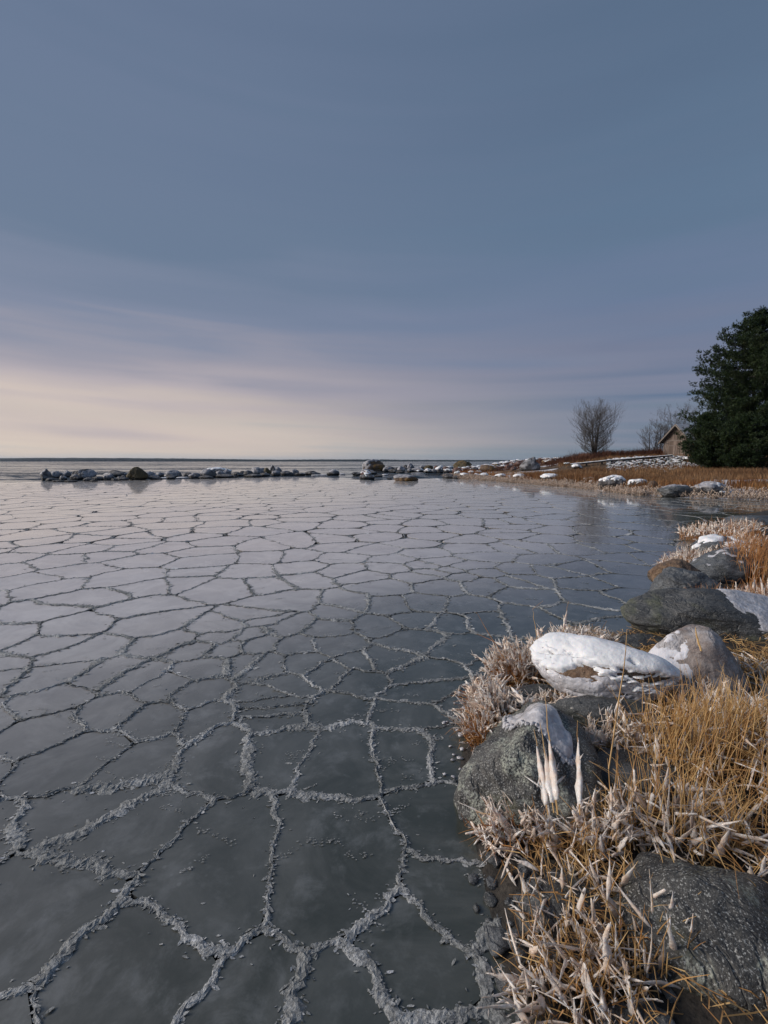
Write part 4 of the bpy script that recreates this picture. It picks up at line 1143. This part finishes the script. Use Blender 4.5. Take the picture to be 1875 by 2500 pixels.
def pine(loc, H, Rb, seed, label, ntuft, base=.03, top=.12):
    rs = np.random.default_rng(seed); random.seed(seed)
    root = empty('pine_tree', loc); tag(root, label, 'tree')
    c = Vector(loc)
    mb = MB(); mb.tube([c + Vector((.1 * math.sin(i), .1 * math.cos(i * 1.3), H * i / 8)) for i in range(9)], [.24 * (1 - .9 * i / 8) + .01 for i in range(9)], 8)
    t = build('trunk', mb, M['bark'], root); t.matrix_parent_inverse = root.matrix_world.inverted()
    br = MB(); cl = []
    nb = int(H * 15)
    for i in range(nb):
        f = base + (1 - base) * (i + random.random()) / nb
        a = random.random() * 6.283; Rl = Rb * ((1 - f ** 3) ** .85 * .96 + .04) * random.uniform(.6, 1.08)
        q = c + Vector((0, 0, H * f)); d = Vector((math.cos(a), math.sin(a), random.uniform(-.08, .25)))
        pts = [q + d * Rl * s + Vector((0, 0, .28 * Rl * s * s)) for s in (0, .35, .7, 1)]
        br.tube(pts, [.05 * (1 - f * .6), .035, .02, .008], 4, cap=False)
        m = max(4, int(Rl * 4.2))
        for k in range(m):
            s = .12 + .88 * (k + random.random()) / m
            p = q + d * Rl * s + Vector((0, 0, .28 * Rl * s * s))
            cl.append((p + Vector((random.gauss(0, .25), random.gauss(0, .25), random.gauss(.08, .14))) * (.4 + .5 * s), d, .34 * random.uniform(.7, 1.25)))
    b_ = build('branches', br, M['bark'], root); b_.matrix_parent_inverse = root.matrix_world.inverted()
    # every shoot cluster holds several upturned shoots, each a brush of needles
    C_ = np.array([list(x[0]) for x in cl]); S_ = np.array([x[2] for x in cl]); n = len(cl)
    per = max(3, int(ntuft / n)); idx = np.repeat(np.arange(n), per)
    ctr = C_[idx] + rs.normal(size=(len(idx), 3)) * S_[idx][:, None] * np.array([.55, .55, .34])
    ax = rs.normal(size=(len(idx), 3)) * .55 + np.array([0, 0, .95]); out = ctr - np.array([c.x, c.y, 0]); out[:, 2] = 0; out /= np.linalg.norm(out, axis=1)[:, None] + 1e-6
    ax += out * .6; ax /= np.linalg.norm(ax, axis=1)[:, None]
    K = 11; N_ = len(ctr)
    ii = np.repeat(np.arange(N_), K); s = rs.random(len(ii)) * .22
    rd = rs.normal(size=(len(ii), 3)); rd /= np.linalg.norm(rd, axis=1)[:, None]
    dr = ax[ii] * .75 + rd * .8; dr /= np.linalg.norm(dr, axis=1)[:, None]
    b0 = ctr[ii] + ax[ii] * s[:, None]; ln = rs.uniform(.11, .2, len(ii)); tip = b0 + dr * ln[:, None]
    sd = np.cross(dr, rs.normal(size=(len(ii), 3))); sd /= np.linalg.norm(sd, axis=1)[:, None] + 1e-9; sd *= .026
    V = np.stack([b0 - sd, b0 + sd, tip], 1).reshape(-1, 3) - np.array(loc); F = np.arange(len(V)).reshape(-1, 3)
    rn = np.repeat(np.repeat(rs.random(N_) * .8, K) + rs.random(len(ii)) * .2, 3)
    mesh_np('crown', V, F, M['needles'], rn, parent=root)
    print('pine', len(F))
pine(at(1822, 47), 15.5, 6.3, 21, 'tall dense dark green pine towering at the right edge of the view', 40000)
pine(at(1722, 45), 5.4, 2.7, 22, 'short bushy young pine in front of the shed side wall', 7500, base=.02)
pine(at(1800, 42.5), 5.0, 2.6, 23, 'low bushy pine right of the young one under the tall pine', 7500, base=.02)

# ------------------------------------------------------------------ foreground rocks
random.seed(77)
def frock(label, c, size, seed, mat, zb, **k):
    k.setdefault('sub', 6); k.setdefault('rough', .09)
    return rock(label, (c[0], c[1], zb - size[2] * .45), size, seed, mat, group=None, **k)
# zb is the height of the rock's centre
RA = frock('large lichen speckled dark rock with an ice sheet at the ice edge, lower right', (.86, 2.42), (.43, .56, .40), 3, 'rock_lichen', .06, nf=9, rough=.09, tilt=(.0, .12), rz=-.35)
RK = frock('dark rock in shade under the snow covered boulder', (1.50, 2.86), (.52, .26, .24), 12, 'rock_dark', .12, nf=9)
RB = frock('long boulder under thick white snow in front of the pink granite one', (1.60, 3.12), (.50, .27, .20), 5, 'rock_brown', .38, nf=6, rough=.07, tilt=(.25, .06), rz=-.50)
RC = frock('pinkish granite boulder with a frosted left slope behind the snow covered one', (2.34, 3.32), (.40, .34, .42), 8, 'rock_pink', .27, nf=9, rough=.05, peak=(.10, 0, .35))
RD = frock('broad dark olive rock overhanging black shade behind the pink granite boulder', (3.42, 4.50), (.90, .46, .25), 14, 'rock_dark', .30, nf=11, rough=.07, tilt=(.42, .04), rz=-.12)
RE = frock('slate grey streaked rock at the ice edge with thin grass in front', (4.02, 5.9), (.50, .44, .38), 9, 'rock_slate', .08, nf=13, rough=.12, tilt=(0, .1))
RE2 = frock('rusty brown topped stone between the streaked rock and the ice', (4.12, 6.25), (.34, .25, .22), 31, 'rock_brown', .30, nf=7)
RF = frock('smooth blue grey rock right behind the rusty brown topped stone', (5.15, 6.75), (.62, .42, .34), 10, 'rock_slate', .22, nf=12, rough=.11, tilt=(0, -.15), sub=5)
RF2 = frock('stone with white snow beyond the frozen reed tuft', (6.35, 8.3), (.55, .42, .3), 11, 'rock_slate', .22, nf=7, snow=(.6, .03), sub=5)
RG = frock('frost mantled stone at the far corner of the near shore', (10.6, 12.7), (.9, .6, .35), 17, 'rock_slate', .10, nf=7, snow=(1.0, .04), sub=5)
RL = frock('small dark stone tucked between the lichen rock and the frozen reeds', (1.18, 3.2), (.26, .22, .17), 18, 'rock_dark', .08, nf=7, sub=5)
RH = frock('low black wet stone in the ice left of the broad olive rock', (2.55, 4.3), (.36, .16, .13), 19, 'rock_dark', .06, nf=7, sub=5)
RN = frock('black stone under the frozen reeds right of the lichen speckled rock', (1.42, 2.30), (.30, .28, .2), 20, 'rock_dark', .10, nf=8, sub=5)
frock('half hidden dark rock in the grass at the lower right corner', (1.25, 1.55), (.36, .3, .2), 24, 'rock_lichen', .12, nf=8, sub=5)
frock('rounded dark rock at the ice edge below the lichen speckled rock', (.78, 1.62), (.24, .22, .17), 25, 'rock_dark', .0, nf=7, sub=5)
frock('rock partly buried in tall grass near the right edge', (2.9, 2.9), (.4, .35, .3), 26, 'rock_dark', .2, nf=7, sub=5)

def get(o):
    me = o.data; V = np.empty(len(me.vertices) * 3, np.float32); me.vertices.foreach_get('co', V); V = V.reshape(-1, 3).astype(float)
    F = np.empty(len(me.loops), np.int32); me.loops.foreach_get('vertex_index', F); return V, F.reshape(-1, 3)
def scr(o, V):
    """photo pixel of every vertex, used once to lay the snow where the photo has it"""
    W_ = V + np.array(o.location) - CAMP; d = W_ @ FW; return 937.5 + W_[:, 0] / d * FPX, 1250 - (W_ @ UP) / d * FPX
def layer(o, name, mat, thick, fn, seed, ns=.25, nscale=6.0, lip=.004):
    V, F = get(o); N = vnormals(V, F); Wp = V + np.array(o.location)
    c = fn(Wp, N) + ns * nz3(V, nscale, seed, 4)
    return cover(o, name, V, F, c, thick, M[mat], lip)
# ice sheet on the lichen rock: an oval on its upper right side
_a, _b = np.array([1.03, 2.50]), np.array([1.10, 2.18])
def oval(W_, N, c, r1, r2, ang):
    ca, sa = math.cos(ang), math.sin(ang); dx, dy = W_[:, 0] - c[0], W_[:, 1] - c[1]
    return 1 - np.sqrt(((dx * ca + dy * sa) / r1) ** 2 + ((-dx * sa + dy * ca) / r2) ** 2)
CAPC = P(1314, 1768, .37)[:2]
layer(RA, 'ice_sheet_cap', 'sheet', .020, lambda W_, N: np.minimum(oval(W_, N, CAPC, .11, .26, .36), N[:, 2] * 3), 3, .10, 9)
def spot(W_, u, v, z, ru, rv):
    """1 inside an oval patch of the stone, fading outwards; centre given by where it lies, at height z"""
    c = P(u, v, z); return np.exp(-(((W_[:, 0] - c[0]) / ru) ** 2 + ((W_[:, 1] - c[1]) / rv) ** 2 * .6 + ((W_[:, 2] - c[2]) / rv) ** 2))
layer(RB, 'snow_cap', 'snow', .036, lambda W_, N: .55 * (N[:, 2] - .02 + .40 * N[:, 1] + .9 * (W_[:, 0] - 1.55)) - 1.5 * spot(W_, 1400, 1650, .43, .12, .06) - .35 * spot(W_, 1470, 1590, .55, .03, .03) - .7 * spot(W_, 1540, 1620, .52, .03, .02) - .7 * spot(W_, 1500, 1685, .43, .05, .025), 5, .09, 4)
layer(RB, 'ice_rim', 'sheet', .016, lambda W_, N: np.minimum(.5 - N[:, 2], .25 - 1.6 * np.abs(W_[:, 2] - .30)), 6, .2, 5)
layer(RC, 'frost_cap', 'snow_thin', .004, lambda W_, N: np.minimum(-N[:, 0] * .9 + .2 * N[:, 2] - .42, -(W_[:, 0] - 2.2) * 1.5), 8, .3, 13)
layer(RD, 'ice_cap', 'sheet', .012, lambda W_, N: np.minimum(N[:, 2] - .35, (W_[:, 0] - 3.45) * 1.3), 14, .25, 5)
layer(RE, 'ice_edge', 'sheet', .02, lambda W_, N: (.06 - W_[:, 2]) * 6, 15, .3, 6)
layer(RF, 'ice_cap', 'sheet', .012, lambda W_, N: N[:, 2] - 1.0, 16, .35, 5)

# icy drips round the sheet on the lichen rock
def drips():
    mb = MB(); V, F = get(RA); N = vnormals(V, F); Wp = V + np.array(RA.location)
    for _ in range(120):
        t = random.uniform(1.5, 5.2); ca, sa = math.cos(.36), math.sin(.36); ex, ey = .112 * math.cos(t), .262 * math.sin(t)
        x, y = CAPC[0] + ex * ca - ey * sa, CAPC[1] + ex * sa + ey * ca
        k = np.argmin((Wp[:, 0] - x) ** 2 + (Wp[:, 1] - y) ** 2 + 4 * (Wp[:, 2] < 0)); p = Vector(Wp[k]); n = Vector(N[k])
        d = Vector((math.cos(t) * .9, math.sin(t) * .4, -.7)).normalized(); L = random.uniform(.012, .045); r = random.uniform(.005, .011)
        mb.tube([p + n * .008, p + n * .015 + d * L * .5, p + n * .006 + d * L], [r, r, r * .3], 6, random.random())
    o = build('ice_drips', mb, M['sheet'], RA, smooth=True); o.matrix_parent_inverse = RA.matrix_world.inverted(); tag(o, kind='stuff')
bpy.context.view_layer.update()
drips()

# ------------------------------------------------------------------ foreground reeds
def stem_pts(p, d, L, bend, n=6, droop=0.0):
    q = Vector(p); dd = Vector(d).normalized(); pts = [q.copy()]
    for i in range(n):
        dd = (dd + Vector(bend) / n + Vector((random.gauss(0, .035), random.gauss(0, .035), -droop / n))).normalized(); q = q + dd * L / n; pts.append(q.copy())
    return pts
def flame(mb, pts, r, flat=.45, r_=.5, feather=3):
    """lumpy sleeve of ice round a stretch of stem, fat low down and drawn out at the tip"""
    n = 9; m = 8; vs = []; fs = []
    P_ = []
    for i in range(n):
        t = i / (n - 1) * (len(pts) - 1); j = min(len(pts) - 2, int(t)); P_.append(pts[j] + (pts[j + 1] - pts[j]) * (t - j))
    prof = random.choice([[.30, .72, 1.0, 1.02, .86, .62, .38, .2, .08], [.5, .8, .7, .95, .8, .75, .5, .42, .2], [.4, .6, .9, .7, .5, .55, .35, .25, .12], [.6, .75, .6, .65, .5, .5, .4, .4, .3]])
    ph = random.random() * 6; ra = random.random() * math.pi
    for i, p in enumerate(P_):
        t = (P_[min(i + 1, n - 1)] - P_[max(i - 1, 0)]).normalized(); a = t.cross(Vector((math.cos(ra), math.sin(ra), .01)))
        if a.length < 1e-3: a = Vector((1, 0, 0))
        a.normalize(); b = t.cross(a)
        for j in range(m):
            w = 2 * math.pi * j / m; k = r * prof[i] * (1 + .32 * math.sin(3 * w + ph + i * 1.3) * .5 + random.uniform(-.24, .24))
            vs.append(tuple(p + a * math.cos(w) * k + b * math.sin(w) * k * flat + t * random.uniform(-.1, .1) * r))
    fs = [(i * m + j, i * m + (j + 1) % m, (i + 1) * m + (j + 1) % m, (i + 1) * m + j) for i in range(n - 1) for j in range(m)]
    fs += [tuple(range(m - 1, -1, -1)), tuple((n - 1) * m + j for j in range(m))]
    mb.add(vs, fs, r_)
    for _ in range(feather):                    # spiky rime growing off the sleeve
        t = random.uniform(.1, .95) * (n - 1); j = min(n - 2, int(t)); q = P_[j]; up = (P_[-1] - P_[0]).normalized()
        d = (up * random.uniform(.2, 1.1) + Vector((random.gauss(0, .6), random.gauss(0, .6), random.gauss(0, .3)))).normalized(); L = r * random.uniform(1.6, 3.6); rr = r * random.uniform(.12, .24)
        mb.tube([q, q + d * L * .5, q + d * L], [rr, rr * 1.1, rr * .25], 4, r_)
def gz(x, y): return max(0.0, float(bank_z(np.array([x]), np.array([y]))[0]))
def clump(name, label, cat, c, rx, ry, n, L0, L1, lean, ice, mat='straw', seed=1, fr=(.010, .026), ft=(.15, .85), rot=0, rad=(.0016, .0032), spread=.25, fray=0, fl=(.09, .2), group='frozen reed tufts on the near shore', zof=0.0, bent=.25):
    """a tuft: stems, their ice sleeves, fallen and bent bits"""
    fr = (fr[0] * .42, fr[1] * .60)
    random.seed(seed); z = gz(*c) + zof; root = _old_empty(name, (c[0], c[1], z)); tag(root, label, cat, group)
    st = MB(); ic = MB(); o = Vector((c[0], c[1], z)); cr, sr = math.cos(rot), math.sin(rot)
    for i in range(n):
        a = random.random() * 6.283; q = random.random() ** .5; ex, ey = math.cos(a) * rx * q, math.sin(a) * ry * q
        x, y = c[0] + ex * cr - ey * sr, c[1] + ex * sr + ey * cr
        zz = gz(x, y) + (zof if zof else 0) - .01
        L = random.uniform(L0, L1) * (1 - .35 * q); d = Vector((lean[0] + random.gauss(0, spread), lean[1] + random.gauss(0, spread), 1))
        bent_ = random.random() < bent
        b = (random.gauss(0, .25), random.gauss(0, .25), 0) if not bent_ else (random.gauss(0, .8), random.gauss(0, .8), -.9)
        pts = stem_pts((x, y, zz), d, L, b); r = random.uniform(*rad)
        st.tube(pts, [r, r, r * .95, r * .85, r * .7, r * .5, r * .25], 4, random.random(), cap=False)
        if bent_ and random.random() < .6:      # snapped tip hanging
            e = pts[-1]; pp = stem_pts(e, (random.gauss(0, 1), random.gauss(0, 1), random.uniform(-.8, .4)), L * .3, (0, 0, -.3), 3); st.tube(pp, [r * .6, r * .5, r * .4, r * .2], 4, random.random(), cap=False)
        if random.random() < ice:
            t0 = random.uniform(ft[0], ft[1]) ; k0 = t0 * 6; Lf = random.uniform(*fl); seg = Lf / (L / 6)
            pa = [];
            for s in np.linspace(k0, min(6, k0 + seg), 5):
                j = min(5, int(s)); pa.append(pts[j] + (pts[j + 1] - pts[j]) * (s - j))
            flame(ic, pa, random.uniform(*fr), random.uniform(.25, .7), random.random(), 1 if name == 'tall_reed_clump' else 3)
    for i in range(int(fray)):                  # dead leaves lying across, iced
        a = random.random() * 6.283; q = random.random() ** .5; ex, ey = math.cos(a) * rx * q * 1.1, math.sin(a) * ry * q * 1.1
        x, y = c[0] + ex * cr - ey * sr, c[1] + ex * sr + ey * cr; zz = gz(x, y) + (zof if zof else 0) + random.uniform(.02, L0 * .6)
        an = random.random() * 6.283; L = random.uniform(.08, .22); pts = stem_pts((x, y, zz), (math.cos(an), math.sin(an), random.uniform(-.2, .6)), L, (0, 0, random.uniform(-1, .3)), 4)
        if random.random() < .55: flame(ic, pts, random.uniform(*fr) * .6, .5, random.random())
        st.tube(pts, [.003, .003, .0028, .002, .001], 4, random.random(), cap=False, flat=.4)
    for nm, mb, mt in (('stems', st, M[mat]), ('ice_sleeves', ic, M['iced'])):
        if mb.v:
            l = Vector((c[0], c[1], z)); mb.v = [tuple(Vector(v) - l) for v in mb.v]
            me_o = build(nm, mb, mt, root, smooth=(nm == 'ice_sleeves')); tag(me_o, kind='stuff')
    return root
def G(u, v): p = hit(u, v, bank_z); return (float(p[0]), float(p[1]))

# left edge tufts, from the lichen rock upwards
clump('frozen_reed_tuft', 'orange reed tuft with white ice crown at the left side of the lichen rock', 'reeds', (.80, 3.12), .13, .22, 330, .22, .40, (-.18, -.12), .7, 'straw_red', 1, (.016, .040), (.5, .8), fray=90, spread=.22)
clump('frozen_reed_tuft', 'orange stems standing in the ice just above the left flank of the lichen rock', 'reeds', (.66, 2.88), .09, .15, 170, .16, .30, (-.30, -.05), .35, 'straw_red', 2, (.010, .020), (.5, .8), fray=40, spread=.3)
clump('frozen_reed_tuft', 'middle reed tuft leaning over the ice left of the snowy boulder', 'reeds', (1.14, 3.66), .20, .20, 420, .22, .42, (-.25, -.05), .6, 'straw_red', 3, (.014, .038), (.5, .85), fray=120, spread=.28)
clump('frozen_reed_tuft', 'dense ice laden tuft directly behind the snowy boulder', 'reeds', (1.62, 3.95), .24, .18, 360, .18, .36, (-.12, .05), .8, 'straw', 4, (.016, .044), (.35, .85), fray=200, spread=.42)
clump('frozen_reed_tuft', 'white matted frozen grass spreading on the ice behind the snowy boulder', 'reeds', (2.02, 4.35), .30, .18, 260, .10, .24, (.0, .0), .85, 'straw', 5, (.016, .042), (.2, .8), fray=220, spread=.6)
clump('frozen_reed_tuft', 'frozen leaves matted between the lichen rock and the snowy boulder', 'reeds', (1.22, 2.98), .24, .16, 170, .12, .26, (0, -.1), .8, 'straw', 6, (.016, .044), (.3, .8), fray=170, spread=.5)
clump('frozen_reed_tuft', 'row of white ice flames below the snowy boulder', 'reeds', (1.45, 2.62), .30, .12, 190, .16, .34, (0, -.05), .9, 'straw', 7, (.02, .052), (.05, .5), rot=-.3, fray=110, spread=.25)
clump('frozen_reed_tuft', 'ice draped tangle at the foot of the pink granite boulder', 'reeds', (2.2, 2.85), .35, .16, 240, .15, .34, (0, 0), .85, 'straw', 8, (.014, .034), (.05, .6), fray=180, spread=.35)
# tall dry grass at the lower right
clump('tall_reed_clump', 'tall golden reeds in front of the snowy boulder and its right end', 'reeds', (1.78, 2.42), .34, .24, 330, .40, .70, (.05, 0), .16, 'straw', 9, (.012, .030), (.02, .3), rad=(.0016, .0032), spread=.16, fray=150, group='tall golden reeds at the lower right', bent=.18)
clump('tall_reed_clump', 'dense golden reeds along the right edge below the pink boulder', 'reeds', (2.35, 2.35), .42, .34, 420, .38, .66, (.05, 0), .2, 'straw', 10, (.012, .032), (.02, .4), rad=(.0016, .0032), spread=.2, fray=220, group='tall golden reeds at the lower right', bent=.25)
clump('tall_reed_clump', 'sparse golden reeds and white ice flames near the bottom, right of the lichen rock', 'reeds', (1.38, 1.98), .26, .22, 170, .30, .55, (0, 0), .45, 'straw', 11, (.014, .034), (.02, .3), spread=.18, fray=110, group='tall golden reeds at the lower right')
clump('tall_reed_clump', 'tangled golden reeds filling the lowest right corner', 'reeds', (1.95, 1.75), .50, .36, 300, .30, .52, (.05, 0), .3, 'straw', 12, (.012, .030), (.02, .4), spread=.24, fray=220, group='tall golden reeds at the lower right')
clump('tall_reed_clump', 'short golden reeds by the rounded dark rock at the bottom', 'reeds', (.85, 1.55), .28, .24, 150, .18, .38, (-.05, 0), .4, 'straw', 13, (.012, .028), (.05, .5), spread=.28, fray=90, group='tall golden reeds at the lower right')
# along the shore at the right edge
clump('frozen_reed_tuft', 'pale frozen tuft jutting over the ice at the right side', 'reeds', (5.35, 7.75), .42, .30, 420, .22, .46, (-.15, 0), .75, 'straw_red', 14, (.014, .034), (.3, .85), fray=160, spread=.28, rad=(.002, .004))
clump('frozen_reed_tuft', 'stiff frozen tuft with white leaf flames behind the snowy stone', 'reeds', (6.2, 7.9), .38, .30, 260, .25, .45, (0, 0), .85, 'straw', 15, (.016, .038), (.3, .8), fray=130, spread=.25, rad=(.002, .004))
clump('tall_reed_clump', 'orange upright reeds at the right edge before the smooth blue grey rock', 'reeds', (5.45, 6.55), .30, .5, 330, .55, 1.0, (0, 0), .12, 'straw_red', 16, (.014, .03), (.02, .4), rad=(.0022, .0038), spread=.10, fray=60, group='upright orange reeds at the right edge', bent=.1)
clump('tall_reed_clump', 'thin orange reeds with ice feet in front of the streaked slate rock', 'reeds', (4.05, 5.18), .52, .13, 150, .22, .50, (0, 0), .55, 'straw_red', 17, (.014, .032), (.05, .5), rad=(.0018, .0032), spread=.12, fray=70, group='upright orange reeds at the right edge')
clump('tall_reed_clump', 'orange reeds and ice flames between the olive rock and the right edge', 'reeds', (4.55, 5.15), .42, .22, 300, .25, .50, (0, 0), .65, 'straw_red', 18, (.014, .036), (.05, .6), rad=(.0018, .0032), spread=.18, fray=160, group='upright orange reeds at the right edge')
clump('frozen_reed_tuft', 'frost coated reeds on the farthest bit of the near shore', 'reeds', (8.2, 10.9), .9, .6, 420, .3, .6, (0, 0), .7, 'straw_red', 19, (.02, .045), (.3, .8), fray=150, spread=.25, rad=(.003, .005))
clump('frozen_reed_tuft', 'frost coated reeds beyond the stone with white snow', 'reeds', (7.0, 8.9), .5, .5, 320, .3, .6, (0, 0), .6, 'straw_red', 20, (.018, .04), (.3, .8), fray=120, spread=.2, rad=(.0025, .0045))
clump('tall_reed_clump', 'golden reeds growing between the pink granite boulder and the right edge', 'reeds', (3.0, 3.3), .35, .3, 150, .25, .45, (0, 0), .5, 'straw', 28, (.014, .034), (.05, .5), spread=.18, fray=120, group='tall golden reeds at the lower right')
clump('frozen_reed_tuft', 'ice matted grass on the shore beside the broad olive rock', 'reeds', (4.3, 4.4), .4, .3, 220, .15, .4, (0, 0), .7, 'straw', 29, (.014, .034), (.05, .6), spread=.3, fray=120)

clump('frozen_reed_tuft', 'iced grass leaning on the lower front of the lichen speckled rock', 'reeds', (.98, 1.93), .26, .10, 150, .16, .34, (-.1, .1), .6, 'straw', 31, (.014, .040), (.1, .7), spread=.35, fray=120)
clump('frozen_reed_tuft', 'iced grass at the left foot of the lichen speckled rock', 'reeds', (.62, 2.02), .14, .10, 120, .12, .26, (-.2, 0), .8, 'straw_red', 32, (.014, .036), (.1, .7), spread=.4, fray=80)
clump('frozen_reed_tuft', 'lowest iced grass at the ice edge near the bottom of the view', 'reeds', (.68, 1.38), .2, .2, 150, .12, .26, (-.2, 0), .5, 'straw', 33, (.012, .034), (.1, .7), spread=.4, fray=120)
# single reeds that stand out
def single(label, p, top, r, flames, seed, mat='straw', kink=None, name='iced_reed'):
    random.seed(seed); p = Vector(p); top = Vector(top); pts = [p + (top - p) * t + Vector((random.gauss(0, .006), random.gauss(0, .006), 0)) * t for t in (0, .17, .33, .5, .67, .84, 1)]
    root = _old_empty(name, p); tag(root, label, 'reed')
    mb = MB(); mb.tube([q - p for q in pts], [r, r, r, r * .9, r * .8, r * .6, r * .35], 5, random.random())
    if kink is not None: mb.tube([top - p, Vector(kink) - p], [r * .6, r * .3], 4, random.random())
    build('stem', mb, M[mat], root)
    if flames:
        ic = MB()
        for (t0, t1, rr) in flames:
            pa = [(p + (top - p) * t) - p for t in np.linspace(t0, t1, 5)]; flame(ic, pa, rr, .55, feather=2)
        build('ice_sleeve', ic, M['iced'], root, smooth=True)
def PX(u, v, D):
    d = ray(u, v); d = d / np.linalg.norm(d) ; return tuple(CAMP + d * D)
single('iced reed with a fat white foot, leftmost before the lichen rock', PX(1338, 1990, 2.30), PX(1303, 1779, 2.50), .0028, [(.1, .76, .026)], 1)
single('iced reed second from left before the lichen rock', PX(1352, 1985, 2.28), PX(1321, 1764, 2.48), .0026, [(.1, .70, .021)], 2)
single('tallest iced reed before the lichen rock, crossing its ice sheet', PX(1362, 1990, 2.28), PX(1327, 1692, 2.52), .0034, [(.1, .55, .028)], 3)
single('lone iced reed with a bottle shaped white sleeve right of the lichen rock', PX(1416, 1990, 2.25), PX(1410, 1760, 2.42), .0026, [(.1, .80, .022)], 4, kink=PX(1450, 1782, 2.55))
single('long thick reed crossing the snow of the long boulder', PX(1486, 1878, 2.35), PX(1533, 1537, 2.55), .0032, [], 5, kink=PX(1560, 1535, 2.6))
single('bare reed leaning left over the open ice', PX(1236, 1616, 3.9), PX(1163, 1494, 3.95), .0026, [], 6, 'straw_red')
single('bare reed lying low towards the ice with an iced end', PX(1225, 1575, 3.9), PX(1165, 1548, 4.0), .0028, [(.0, .3, .014)], 7, 'straw_red')
single('upright reed with a feathery brown tip above the middle tuft', PX(1372, 1560, 4.1), PX(1389, 1468, 4.15), .0028, [(.3, .75, .022)], 8)
single('kinked bare reed above the middle tuft', PX(1310, 1552, 4.0), PX(1300, 1487, 4.0), .0024, [], 9, kink=PX(1326, 1467, 4.0))
single('thick horn shaped ice sleeve resting on the top of the lichen rock', PX(1275, 1712, 2.78), PX(1243, 1672, 2.85), .003, [(-.1, .85, .026)], 10)
single('broken upright stalk sticking up before the broad olive rock', PX(1712, 1590, 3.6), PX(1696, 1533, 3.65), .006, [], 11)

# debris: dark matted layer under the reeds
def litter():
    mb = MB(); random.seed(5)
    for _ in range(8000):
        x = random.uniform(.3, 4.2); y = random.uniform(.8, 4.8)
        if sdist(np.array([x]), np.array([y]), BANK)[0] < .12: continue
        a = random.random() * 6.28; L = random.uniform(.04, .22); z = gz(x, y) + random.uniform(0, .05)
        pts = [(x, y, z), (x + math.cos(a) * L / 2, y + math.sin(a) * L / 2, z + random.uniform(0, .05)), (x + math.cos(a) * L, y + math.sin(a) * L, z + random.uniform(-.01, .02))]
        mb.tube(pts, [.002, .0026, .001], 3, random.random(), cap=False)
    tag(build('fallen_straw', mb, M['straw']), 'matted fallen straw between the rocks of the near shore', 'straw', None, 'stuff')
litter()
def pebbles():
    random.seed(14); Vi, Fi = ico(3); VV = []; FF = []; o = 0
    while len(VV) < 190:
        x = random.uniform(.3, 2.4); y = random.uniform(.6, 2.5); d = float(sdist(np.array([x]), np.array([y]), BANK)[0])
        if d < -.06 or d > .5: continue
        a = random.uniform(.012, .05) * random.random() ** .7 + .008; rs_ = np.random.default_rng(len(VV))
        q = Vi * (1 + .38 * nz3(Vi, 1.3, len(VV), 3))[:, None] * np.array([a, a * rs_.uniform(.6, 1), a * rs_.uniform(.4, .7)]); an = random.random() * 6.28; c, s = math.cos(an), math.sin(an)
        q = q @ np.array([[c, -s, 0], [s, c, 0], [0, 0, 1]]).T; VV.append(q + np.array([x, y, gz(x, y) + a * .2])); FF.append(Fi + o); o += len(Vi)
    tag(mesh_np('pebbles', np.concatenate(VV), np.concatenate(FF), M['rock_slate'], smooth=True), 'dark pebbles along the ice edge near the bottom of the view', 'pebbles', None, 'stuff')
pebbles()
# crumbs of clear ice at the edge of the lichen rock
def crumbs():
    random.seed(9); V, F = ico(2)
    VV = []; FF = []; o = 0
    for _ in range(34):
        u = random.gauss(1128, 20); v = random.uniform(1690, 1900); p = P(u + (v - 1780) * -.25, v); s = random.uniform(.004, .016) * random.random() ** .5 + .004
        q = V * (1 + .9 * (np.random.default_rng(_).random((len(V), 1)) - .5)) * s * np.array([1.3, 1, .6]); VV.append(q + np.array([p[0], p[1], .008])); FF.append(F + o); o += len(V)
    tag(mesh_np('ice_crumbs', np.concatenate(VV), np.concatenate(FF), M['sheet'], smooth=True), 'small lumps of ice along the foot of the lichen speckled rock', 'ice', None, 'stuff')
crumbs()
print('tris approx', sum(len(o.data.polygons) for o in bpy.data.objects if o.type == 'MESH'))

# ------------------------------------------------------------------ sea haze
def haze():
    mb = MB(); mb.box((0, 3900, 29), (24000, 10000, 62)); m = bpy.data.materials.new('haze'); m.use_nodes = True
    n = m.node_tree.nodes; n.clear(); o = n.new('ShaderNodeOutputMaterial'); v = n.new('ShaderNodeVolumePrincipled')
    v.inputs['Color'].default_value = (.55, .68, .92, 1); v.inputs['Density'].default_value = .00004; v.inputs['Anisotropy'].default_value = .2
    m.node_tree.links.new(v.outputs[0], o.inputs['Volume'])
    tag(build('haze', mb, m), 'thin blue sea haze', 'haze', None, 'stuff')
haze()
